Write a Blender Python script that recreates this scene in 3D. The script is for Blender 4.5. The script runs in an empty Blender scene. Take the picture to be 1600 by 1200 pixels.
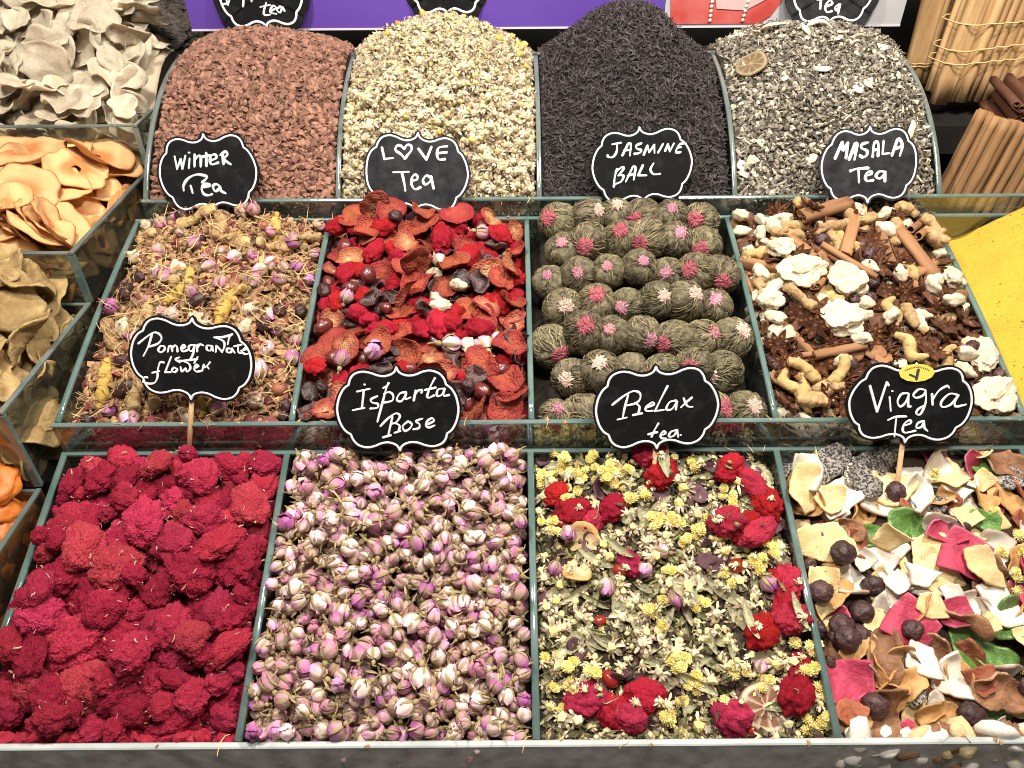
import bpy, bmesh, math, random
import numpy as np
from mathutils import Matrix, Vector
random.seed(11)
RNG = np.random.default_rng(11)
S = bpy.context.scene
COL = S.collection
R_ = math.radians

# ------------------------------------------------------------------ camera, world, lamps, exposure
CZ = 1.30                                   # camera height above the market floor
PITCH, ROLL, FPX = 38.0, 0.40, 1200.0       # looking down; focal length in pixels of the 1600 px wide photograph
cam = bpy.data.objects.new('camera', bpy.data.cameras.new('camera'))
COL.objects.link(cam)
cam.matrix_world = Matrix.Translation((0, 0, CZ)) @ Matrix.Rotation(R_(90 - PITCH), 4, 'X') @ Matrix.Rotation(R_(-ROLL), 4, 'Z')
cam.data.sensor_width = 36
cam.data.lens = 36 * FPX / 1600
cam.data.clip_start, cam.data.clip_end = 0.02, 60
S.camera = cam
w = bpy.data.worlds.new('World')
S.world = w
w.use_nodes = True
w.node_tree.nodes['Background'].inputs['Color'].default_value = (1.0, .93, .86, 1)
w.node_tree.nodes['Background'].inputs['Strength'].default_value = .23
S.view_settings.view_transform = 'Standard'
S.view_settings.look = 'None'
S.view_settings.exposure = 0.0
S.view_settings.gamma = 1.0
S.view_settings.use_curve_mapping = False
S.cycles.max_bounces = 8
S.cycles.pixel_filter_type = 'BLACKMAN_HARRIS'
S.cycles.filter_width = 1.0
S.cycles.transparent_max_bounces = 16
S.cycles.sample_clamp_indirect = 4
try:
    S.cycles.use_denoising = True
except Exception:
    pass

def lamp(name, loc, tgt, size, power, col):
    d = bpy.data.lights.new(name, 'AREA')
    d.shape = 'RECTANGLE'
    d.size, d.size_y = size
    d.energy, d.color = power, col
    o = bpy.data.objects.new(name, d)
    COL.objects.link(o)
    o.location = loc
    o.rotation_euler = (Vector(tgt) - Vector(loc)).to_track_quat('-Z', 'Y').to_euler()
lamp('stall_lamp', (-.28, .48, CZ + .42), (-.14, .52, CZ - .38), (.10, .10), 8.4, (1, .95, .88))
lamp('stall_lamp', (.38, .52, CZ + .42), (.22, .54, CZ - .36), (.10, .10), 10.4, (1, .94, .85))
lamp('stall_lamp', (.05, .10, CZ + .60), (.02, .60, CZ - .35), (.30, .10), 7.6, (1, .95, .90))

camM = np.array(Matrix.Translation((0, 0, CZ)) @ Matrix.Rotation(R_(90 - PITCH), 4, 'X') @ Matrix.Rotation(R_(-ROLL), 4, 'Z'))   # where the photographer stood
def at(px, py, D):
    """the point seen at a pixel of the 1600 x 1200 photograph, D metres away along the view axis"""
    v = np.array([(px - 800) / FPX * D, (600 - py) / FPX * D, -D, 1])
    return (camM @ v)[:3]

# ------------------------------------------------------------------ noise
def _hash(i, j, k, seed):
    n = (i * 73856093) ^ (j * 19349663) ^ (k * 83492791) ^ (seed * 2654435761 & 0x7fffffff)
    n = (n ^ (n >> 13)) * 1274126177 & 0xffffffff
    n = (n ^ (n >> 16)) * 2246822519 & 0xffffffff
    return ((n ^ (n >> 15)) & 0xffffff) / float(0xffffff)
def vnoise(P, seed=0):
    P = np.asarray(P, float)
    I = np.floor(P).astype(np.int64)
    f = P - I
    f = f * f * (3 - 2 * f)
    r = 0
    for dx in (0, 1):
        for dy in (0, 1):
            for dz in (0, 1):
                wgt = (f[:, 0] if dx else 1 - f[:, 0]) * (f[:, 1] if dy else 1 - f[:, 1]) * (f[:, 2] if dz else 1 - f[:, 2])
                r = r + wgt * _hash(I[:, 0] + dx, I[:, 1] + dy, I[:, 2] + dz, seed)
    return r * 2 - 1
def fbm(P, seed=0, oct=3, g=.5):
    P = np.asarray(P, float)
    a, r = 1.0, 0
    for o in range(oct):
        r = r + a * vnoise(P * 2 ** o + 17.3 * o, seed + o)
        a *= g
    return r
def worley(P, seed=0):
    P = np.asarray(P, float)
    I = np.floor(P).astype(np.int64)
    best = np.full(len(P), 9.0)
    for dx in (-1, 0, 1):
        for dy in (-1, 0, 1):
            for dz in (-1, 0, 1):
                c = I + np.array([dx, dy, dz])
                q = np.stack([c[:, a] + _hash(c[:, 0], c[:, 1], c[:, 2], seed + 7 * a) for a in range(3)], 1)
                best = np.minimum(best, ((q - P) ** 2).sum(1))
    return np.sqrt(best)

# ------------------------------------------------------------------ geometry containers
class G:
    def __init__(s, V, F, C=None, mi=None):
        s.V = np.asarray(V, float).reshape(-1, 3)
        s.F = [tuple(f) for f in F]
        s.C = np.asarray(C, float).reshape(-1, 3) if C is not None else np.ones((len(s.V), 3))
        s.mi = mi if mi is not None else [0] * len(s.F)
    def xf(s, M):
        M = np.asarray(M)
        return G(s.V @ M[:3, :3].T + M[:3, 3], s.F, s.C, s.mi)
    def mat(s, i):
        s.mi = [i] * len(s.F)
        return s
    def col(s, c):
        s.C = np.tile(np.asarray(c, float), (len(s.V), 1))
        return s
def join(*gs):
    V, F, C, mi, o = [], [], [], [], 0
    for g in gs:
        V.append(g.V); C.append(g.C); mi += list(g.mi)
        F += [tuple(i + o for i in f) for f in g.F]
        o += len(g.V)
    return G(np.concatenate(V), F, np.concatenate(C), mi)
_ico = {}
def ico(n):
    if n not in _ico:
        b = bmesh.new()
        bmesh.ops.create_icosphere(b, subdivisions=n, radius=1)
        _ico[n] = (np.array([v.co[:] for v in b.verts]), [tuple(v.index for v in f.verts) for f in b.faces])
        b.free()
    V, F = _ico[n]
    return G(V.copy(), F)
def rx(a): c, s = math.cos(a), math.sin(a); return np.array([[1, 0, 0], [0, c, -s], [0, s, c]])
def ry(a): c, s = math.cos(a), math.sin(a); return np.array([[c, 0, s], [0, 1, 0], [-s, 0, c]])
def rz(a): c, s = math.cos(a), math.sin(a); return np.array([[c, -s, 0], [s, c, 0], [0, 0, 1]])
def m4(R=None, t=(0, 0, 0), s=1.0):
    M = np.eye(4)
    M[:3, :3] = (np.eye(3) if R is None else R) * s
    M[:3, 3] = t
    return M
def box(x0, x1, y0, y1, z0, z1):
    V = [(x, y, z) for z in (z0, z1) for y in (y0, y1) for x in (x0, x1)]
    return G(V, [(0, 2, 3, 1), (4, 5, 7, 6), (0, 1, 5, 4), (2, 6, 7, 3), (0, 4, 6, 2), (1, 3, 7, 5)])
def sweep(P, rad, n=8, cap=True, flat=1.0, up=(0, 0, 1)):
    P = np.asarray(P, float)
    rad = np.broadcast_to(np.asarray(rad, float), (len(P),))
    T = np.gradient(P, axis=0)
    T /= np.linalg.norm(T, axis=1)[:, None] + 1e-12
    V, F = [], []
    prev = np.array(up, float)
    for i in range(len(P)):
        a = prev - T[i] * prev.dot(T[i])
        if np.linalg.norm(a) < 1e-4:
            a = np.array([1., 0, 0]) - T[i] * T[i][0]
        a /= np.linalg.norm(a)
        b = np.cross(T[i], a)
        prev = a
        for k in range(n):
            t = 2 * math.pi * k / n
            V.append(P[i] + rad[i] * (a * math.sin(t) * flat + b * math.cos(t)))
    for i in range(len(P) - 1):
        for k in range(n):
            F.append((i * n + k, i * n + (k + 1) % n, (i + 1) * n + (k + 1) % n, (i + 1) * n + k))
    if cap:
        F.append(tuple(range(n - 1, -1, -1)))
        F.append(tuple((len(P) - 1) * n + k for k in range(n)))
    return G(V, F)
def catmull(P, sub=6, closed=False):
    P = np.asarray(P, float)
    n = len(P)
    if n < 3:
        return P
    out = []
    for i in range(n if closed else n - 1):
        p0 = P[(i - 1) % n] if (closed or i > 0) else P[0]
        p1, p2 = P[i], P[(i + 1) % n]
        p3 = P[(i + 2) % n] if (closed or i + 2 < n) else P[-1]
        for k in range(sub):
            t = k / sub
            out.append(.5 * (2 * p1 + (p2 - p0) * t + (2 * p0 - 5 * p1 + 4 * p2 - p3) * t * t + (3 * p1 - p0 - 3 * p2 + p3) * t ** 3))
    if not closed:
        out.append(P[-1])
    return np.array(out)

def to_mesh(name, g, mats, smooth=True):
    me = bpy.data.meshes.new(name)
    sizes = np.fromiter((len(f) for f in g.F), np.int32, len(g.F))
    loops = np.fromiter((i for f in g.F for i in f), np.int32, int(sizes.sum()))
    return raw_mesh(me, g.V, loops, sizes, np.asarray(g.mi, np.int32), g.C, mats, smooth)
def raw_mesh(me, V, loops, sizes, mi, C, mats, smooth):
    me.vertices.add(len(V)); me.vertices.foreach_set('co', np.asarray(V, np.float32).ravel())
    me.loops.add(len(loops)); me.loops.foreach_set('vertex_index', np.asarray(loops, np.int32))
    me.polygons.add(len(sizes))
    st = np.concatenate([[0], np.cumsum(sizes)[:-1]]).astype(np.int32)
    me.polygons.foreach_set('loop_start', st)
    me.polygons.foreach_set('loop_total', np.asarray(sizes, np.int32))
    me.polygons.foreach_set('material_index', np.asarray(mi, np.int32))
    me.polygons.foreach_set('use_smooth', np.full(len(sizes), bool(smooth)))
    a = me.color_attributes.new('Col', 'FLOAT_COLOR', 'POINT')
    a.data.foreach_set('color', np.concatenate([C, np.ones((len(C), 1))], 1).astype(np.float32).ravel())
    for m in (mats if isinstance(mats, (list, tuple)) else [mats]):
        me.materials.append(m)
    me.update(calc_edges=True)
    me.validate()
    return me
def tile_mesh(name, gs, items, mats, smooth=False):
    """one mesh of many copies: ITEMS are (which of GS, 4x4 matrix)"""
    V, L, Z, MI, C, o = [], [], [], [], [], 0
    for k, g in enumerate(gs):
        Ms = np.array([m for i, m in items if i == k])
        if not len(Ms):
            continue
        sizes = np.array([len(f) for f in g.F], np.int32)
        loops = np.array([i for f in g.F for i in f], np.int64)
        VV = np.einsum('kij,nj->kni', Ms[:, :3, :3], g.V) + Ms[:, None, :3, 3]
        n = len(Ms)
        V.append(VV.reshape(-1, 3))
        L.append((loops[None] + (np.arange(n) * len(g.V))[:, None] + o).ravel())
        Z.append(np.tile(sizes, n)); MI.append(np.tile(np.asarray(g.mi, np.int32), n)); C.append(np.tile(g.C, (n, 1)))
        o += n * len(g.V)
    return raw_mesh(bpy.data.meshes.new(name), np.concatenate(V), np.concatenate(L), np.concatenate(Z), np.concatenate(MI), np.concatenate(C), mats, smooth)

def ob(name, data, parent=None, M=None):
    o = bpy.data.objects.new(name, data)
    COL.objects.link(o)
    if parent is not None:
        o.parent = parent
    if M is not None:
        o.matrix_world = Matrix([list(map(float, r)) for r in M])
    return o
def tag(o, label=None, cat=None, group=None, kind=None):
    for k, v in (('label', label), ('category', cat), ('group', group), ('kind', kind)):
        if v:
            o[k] = v
    return o

# ------------------------------------------------------------------ materials
def M(name, base, alt=None, nscale=250, nfac=.6, rough=.75, spec=.3, bump=.35, bscale=900, rand=.18, hue=.0, island=False, attr=False,
      sss=0.0, sheen=0.0, coat=0.0, voro=0.0, stretch=None, contrast=(.35, .65), noisedetail=4):
    m = bpy.data.materials.new(name)
    m.use_nodes = True
    N, L = m.node_tree.nodes, m.node_tree.links
    b = N['Principled BSDF']
    b.inputs['Roughness'].default_value = rough
    b.inputs['Specular IOR Level'].default_value = spec
    if sss:
        b.inputs['Subsurface Weight'].default_value = sss
        b.inputs['Subsurface Radius'].default_value = (.004, .0025, .0015)
        b.inputs['Subsurface Scale'].default_value = 1.0
    if sheen:
        b.inputs['Sheen Weight'].default_value = sheen
        b.inputs['Sheen Tint'].default_value = (*base, 1)
    if coat:
        b.inputs['Coat Weight'].default_value = coat
        b.inputs['Coat Roughness'].default_value = .12
    tc = N.new('ShaderNodeTexCoord')
    rnd = N.new('ShaderNodeObjectInfo').outputs['Random']
    if island:
        rnd = N.new('ShaderNodeNewGeometry').outputs['Random Per Island']
    vec = tc.outputs['Object']
    if stretch:
        mp = N.new('ShaderNodeMapping')
        mp.inputs['Scale'].default_value = stretch
        L.new(vec, mp.inputs['Vector'])
        vec = mp.outputs['Vector']
    wv = N.new('ShaderNodeMath'); wv.operation = 'MULTIPLY'; wv.inputs[1].default_value = 37.0
    L.new(rnd, wv.inputs[0])
    def noise(scale, detail):
        n = N.new('ShaderNodeTexNoise')
        n.noise_dimensions = '4D'
        n.inputs['Scale'].default_value = scale
        n.inputs['Detail'].default_value = detail
        n.inputs['Roughness'].default_value = .6
        L.new(vec, n.inputs['Vector']); L.new(wv.outputs[0], n.inputs['W'])
        return n.outputs[0]
    def rgb(c):
        n = N.new('ShaderNodeRGB'); n.outputs[0].default_value = (*c, 1); return n.outputs[0]
    if attr:
        n = N.new('ShaderNodeVertexColor'); n.layer_name = 'Col'
        mul = N.new('ShaderNodeMix'); mul.data_type = 'RGBA'; mul.blend_type = 'MULTIPLY'; mul.inputs[0].default_value = 1
        L.new(n.outputs[0], mul.inputs[6]); L.new(rgb(base), mul.inputs[7])
        c = mul.outputs[2]
    else:
        c = rgb(base)
    if alt is not None:
        r = N.new('ShaderNodeMapRange')
        r.inputs[1].default_value, r.inputs[2].default_value = contrast
        r.inputs[3].default_value, r.inputs[4].default_value = 0, nfac
        L.new(noise(nscale, noisedetail), r.inputs[0])
        mx = N.new('ShaderNodeMix'); mx.data_type = 'RGBA'
        L.new(r.outputs[0], mx.inputs[0]); L.new(c, mx.inputs[6]); L.new(rgb(alt), mx.inputs[7])
        c = mx.outputs[2]
    h = N.new('ShaderNodeHueSaturation')
    r = N.new('ShaderNodeMapRange'); r.inputs[3].default_value, r.inputs[4].default_value = 1 - rand, 1 + rand
    L.new(rnd, r.inputs[0]); L.new(r.outputs[0], h.inputs['Value'])
    if hue:
        fr = N.new('ShaderNodeMath'); fr.operation = 'MULTIPLY'; fr.inputs[1].default_value = 7.31
        f2 = N.new('ShaderNodeMath'); f2.operation = 'FRACT'
        r2 = N.new('ShaderNodeMapRange'); r2.inputs[3].default_value, r2.inputs[4].default_value = .5 - hue, .5 + hue
        L.new(rnd, fr.inputs[0]); L.new(fr.outputs[0], f2.inputs[0]); L.new(f2.outputs[0], r2.inputs[0]); L.new(r2.outputs[0], h.inputs['Hue'])
    L.new(c, h.inputs['Color']); L.new(h.outputs[0], b.inputs['Base Color'])
    if bump:
        bp = N.new('ShaderNodeBump')
        bp.inputs['Strength'].default_value = bump
        bp.inputs['Distance'].default_value = .0012
        src = noise(bscale, 3)
        if voro:
            v = N.new('ShaderNodeTexVoronoi'); v.inputs['Scale'].default_value = voro
            L.new(vec, v.inputs['Vector']); src = v.outputs['Distance']
            bp.invert = True
        L.new(src, bp.inputs['Height'])
        L.new(bp.outputs[0], b.inputs['Normal'])
    return m
def glass_mat(name, tint, base=.06, dust_glare=.022, film=(.45, .47, .44)):
    m = bpy.data.materials.new(name)
    m.use_nodes = True
    N, L = m.node_tree.nodes, m.node_tree.links
    N.remove(N['Principled BSDF'])
    out = N['Material Output']
    tr = N.new('ShaderNodeBsdfTransparent'); tr.inputs[0].default_value = (*tint, 1)
    gl = N.new('ShaderNodeBsdfGlossy'); gl.inputs['Roughness'].default_value = .04
    df = N.new('ShaderNodeBsdfDiffuse'); df.inputs[0].default_value = (*film, 1)
    fr = N.new('ShaderNodeLayerWeight'); fr.inputs['Blend'].default_value = .35
    mr = N.new('ShaderNodeMapRange'); mr.inputs[3].default_value, mr.inputs[4].default_value = base, .6
    L.new(fr.outputs['Fresnel'], mr.inputs[0])
    mx = N.new('ShaderNodeMixShader'); L.new(mr.outputs[0], mx.inputs[0]); L.new(tr.outputs[0], mx.inputs[1]); L.new(gl.outputs[0], mx.inputs[2])
    tc = N.new('ShaderNodeTexCoord'); nz = N.new('ShaderNodeTexNoise'); nz.inputs['Scale'].default_value = 60; nz.inputs['Detail'].default_value = 6
    L.new(tc.outputs['Object'], nz.inputs['Vector'])
    m2 = N.new('ShaderNodeMapRange'); m2.inputs[1].default_value = .35; m2.inputs[2].default_value = .75; m2.inputs[3].default_value, m2.inputs[4].default_value = dust_glare * .65, dust_glare * 1.6
    L.new(nz.outputs[0], m2.inputs[0])
    my = N.new('ShaderNodeMixShader'); L.new(m2.outputs[0], my.inputs[0]); L.new(mx.outputs[0], my.inputs[1]); L.new(df.outputs[0], my.inputs[2])
    L.new(my.outputs[0], out.inputs[0])
    return m
GLASS = glass_mat('dusty_pane_glass', (.86, .91, .88))
GLASS_F = glass_mat('reflection_film_glass', (.80, .82, .79), .07, .50, (.72, .68, .64))  # pale diffuse film paints the reflection on the front pane
EDGE_F = M('highlit_front_edge', (.34, .38, .36), (.58, .60, .58), nscale=18, nfac=.8, rough=.16, spec=.9, bump=.12, bscale=240, rand=.0, coat=.6)  # whitish colour paints the highlight along the front rim
EDGE = M('cut_glass_edge', (.075, .135, .118), (.16, .215, .195), nscale=30, nfac=.7, rough=.12, spec=.9, bump=.12, bscale=240, rand=.05, coat=.6)
EDGE_PALE = M('cut_glass_edge_pale', (.085, .115, .10), (.19, .21, .19), nscale=30, nfac=.7, rough=.15, spec=.9, bump=.12, bscale=240, rand=.05, coat=.6)
DARK = M('dark_stall_paint', (.012, .011, .010), (.03, .026, .022), nscale=20, rough=.6, rand=.05)

# ------------------------------------------------------------------ the stall: stepped tiers of glass bins
def frame(p0, p1):
    """tilted frame of a tier: u across, v up the slope, n out of it (p0, p1 = (y, z) of front and back rim, z from the camera's height)"""
    e = np.array([p1[0] - p0[0], p1[1] - p0[1]]); L = float(np.hypot(*e)); e /= L
    F = np.eye(4)
    F[:3, 1] = (0, e[0], e[1]); F[:3, 2] = (0, -e[1], e[0]); F[:3, 3] = (0, p0[0], CZ + p0[1])
    return F, L
F1, L1 = frame((.258, -.504), (.462, -.432))
F2, L2 = frame((.470, -.404), (.695, -.337))
F3, L3 = frame((.705, -.319), (.878, -.231))
X1 = [-.368, -.185, .0147, .2165, .418]
X2 = [-.367, -.178, .0155, .2125, .4127, .64]
X3 = [-.3575, -.169, .028, .2195, .420, .64]

def w2(F, v, n):
    return F[1, 1] * v + F[1, 2] * n + F[1, 3], F[2, 1] * v + F[2, 2] * n + F[2, 3]
def plate(x0, x1, prof, depth):
    """upright divider: top edge follows PROF [(y, z)], bottom runs DEPTH below it"""
    n = len(prof)
    V = [(x, y, z - d) for x in (x0, x1) for d in (0, depth) for y, z in prof]
    q = lambda s, d, i: s * 2 * n + d * n + i
    Fc = []
    for i in range(n - 1):
        Fc += [(q(0, 0, i), q(0, 0, i + 1), q(0, 1, i + 1), q(0, 1, i)), (q(1, 0, i), q(1, 1, i), q(1, 1, i + 1), q(1, 0, i + 1)),
               (q(0, 1, i), q(0, 1, i + 1), q(1, 1, i + 1), q(1, 1, i))]
    Fc += [(q(0, 0, 0), q(0, 1, 0), q(1, 1, 0), q(1, 0, 0)), (q(0, 0, n - 1), q(1, 0, n - 1), q(1, 1, n - 1), q(0, 1, n - 1))]
    return G(V, Fc)
def edge_strip(x0, x1, prof, h=.0012, lift=.0004):
    n = len(prof)
    xa, xb = x0 + (x1 - x0) * .16, x1 - (x1 - x0) * .16
    rows = [(x0, -h), (x0, lift), (xa, lift + .0008), (xb, lift + .0008), (x1, lift), (x1, -h)]
    V = [(x, y, z + d) for y, z in prof for x, d in rows]
    k = len(rows)
    Fc = [(i * k + j, (i + 1) * k + j, (i + 1) * k + j + 1, i * k + j + 1) for i in range(n - 1) for j in range(k - 1)]
    Fc += [tuple(range(k)), tuple((n - 1) * k + j for j in range(k - 1, -1, -1))]
    return G(V, Fc)
def bar(x0, x1, y, z, wy=.0045, h=.0013):
    """ground top edge of an upright pane that runs along x"""
    rows = [(-wy / 2, -h), (-wy / 2, .0002), (-wy * .3, .0010), (wy * .3, .0010), (wy / 2, .0002), (wy / 2, -h)]
    V = [(x, y + a, z + b) for x in (x0, x1) for a, b in rows]
    k = 6
    return G(V, [(j, j + 1, k + j + 1, k + j) for j in range(k - 1)] + [tuple(range(k - 1, -1, -1)), tuple(k + j for j in range(k))])

def tray(name, label, F, L, xs, bulge, xl, xr, th=.0048, depth=.055, edge=EDGE, front=EDGE, fg=GLASS, xb=None):
    root = tag(ob(name, None), label, 'glass tray', 'glass trays of the stepped display')
    root.location = (0, F[1, 3], F[2, 3] - depth)
    bpy.context.view_layer.update()
    inv = root.matrix_world.inverted()
    inv = np.array([[1, 0, 0, 0], [0, 1, 0, -F[1, 3]], [0, 0, 1, -(F[2, 3] - depth)], [0, 0, 0, 1]])
    def part(nm, g, m, par=root, smooth=False):
        o = bpy.data.objects.new(nm, to_mesh(nm, g.xf(inv), m, smooth)); COL.objects.link(o); o.parent = par
        return o
    y0, z0 = w2(F, 0, 0); y1, z1 = w2(F, L, 0)
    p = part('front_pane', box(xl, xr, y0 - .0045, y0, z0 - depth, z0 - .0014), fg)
    part('polished_edge', bar(xl, xr, y0 - .00225, z0, .0047), front, p)
    p = part('back_pane', box(xl, xb or xr, y1, y1 + .004, z1 - depth, z1 - .0014), GLASS)
    part('polished_edge', bar(xl, xb or xr, y1 + .002, z1, .0042), edge, p)
    part('bottom_plate', box(xl, xr, y0 - .004, y1 + .003, z0 - depth - .004, z0 - depth - .0005), GLASS)
    for x in xs:
        prof = [w2(F, v, bulge * (1 - (2 * v / L - 1) ** 2)) for v in np.linspace(.0008, L - .0008, 2 if bulge == 0 else 18)]
        dz = plate(x - th / 2, x + th / 2, [(y, z - .0012) for y, z in prof], depth - .008)
        p = part('divider', dz, GLASS)
        part('polished_edge', edge_strip(x - th / 2, x + th / 2, prof), edge, p, True)
    return root
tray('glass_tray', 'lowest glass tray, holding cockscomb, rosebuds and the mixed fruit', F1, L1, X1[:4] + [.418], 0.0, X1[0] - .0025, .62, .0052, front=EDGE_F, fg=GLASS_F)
tray('glass_tray', 'middle glass tray, holding the tied tea balls and turmeric powder', F2, L2, X2[:5], 0.004, X2[0] - .0025, .70)
tray('glass_tray', 'top glass tray with curved dividers between four tall tea heaps', F3, L3, X3[:5], 0.020, X3[0] - .0025, .70, edge=EDGE_PALE, xb=X3[4] + .0025)

def small_box(label, x0, x1, y0, y1, z, depth):
    root = tag(ob('glass_box', None, M=m4(t=((x0 + x1) / 2, (y0 + y1) / 2, CZ + z - depth))), label, 'glass box', 'glass boxes of dried fruit')
    c = np.array([(x0 + x1) / 2, (y0 + y1) / 2, CZ + z - depth]); inv = m4(t=-c)
    def part(nm, g, m, par=root):
        o = bpy.data.objects.new(nm, to_mesh(nm, g.xf(inv), m, False)); COL.objects.link(o); o.parent = par
        return o
    zt, zb, t = CZ + z, CZ + z - depth, .0045
    for nm, (a, b, c_, d) in (('front_pane', (x0, x1, y0 - t, y0)), ('back_pane', (x0, x1, y1, y1 + .003)), ('side_pane', (x1, x1 + t, y0 - t, y1 + .003)), ('side_pane', (x0 - t, x0, y0 - t, y1 + .003))):
        p = part(nm, box(a, b, c_, d, zb, zt - .0014), GLASS)
        if 'side' in nm:
            part('polished_edge', edge_strip(a, b, [(c_, zt), (d, zt)]), EDGE_PALE, p)
        else:
            part('polished_edge', bar(a, b, (c_ + d) / 2, zt, d - c_), EDGE_PALE, p)
    part('corner_edge', box(x1 - .001, x1 + t + .0006, y0 - t - .0006, y0 - t + .003, zb + .001, zt - .002), EDGE)
    part('bottom_plate', box(x0, x1, y0, y1, zb - .004, zb - .0005), GLASS)
XL = -.398
BOXES = dict(A=(-.68, XL, .812, .985, -.282, .052), B=(-.68, XL, .621, .803, -.330, .052), C=(-.66, XL, .459, .612, -.381, .08), D=(-.62, XL, .29, .450, -.462, .08))
small_box('highest glass box beside the trays, full of pale candied ginger slices', *BOXES['A'])
small_box('second highest glass box, full of peach coloured apple rings', *BOXES['B'])
small_box('glass box of dull yellow dried slices below the apple rings', *BOXES['C'])
small_box('lowest glass box at the frame edge, holding orange dried apricots', *BOXES['D'])

# unseen dark steps added to block light, and the dark back of the stall
base = tag(ob('light_block_base', None, M=m4(t=(0, .6, CZ - .9))), 'unseen black stepped base added under the glass trays to block light', 'light blocker')
for (xa, xb, ya, yb, zb_) in ((-.9, .9, .250, .460, -.566), (-.9, .9, .464, .700, -.463), (-.9, .9, .704, .93, -.378), (-.9, .9, .934, 1.04, -.345)):
    o = bpy.data.objects.new('step', to_mesh('step', box(xa, xb, ya - .6, yb - .6, 0, zb_ + .9), DARK, False)); COL.objects.link(o); o.parent = base
tag(ob('back_wall', to_mesh('back_wall', box(-1.6, 1.6, 1.20, 1.25, 0, 2.6), DARK, False)), kind='structure')
tag(ob('floor', to_mesh('floor', box(-2.5, 2.5, -1.5, 2.0, -.05, 0), DARK, False)), kind='structure')

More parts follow.
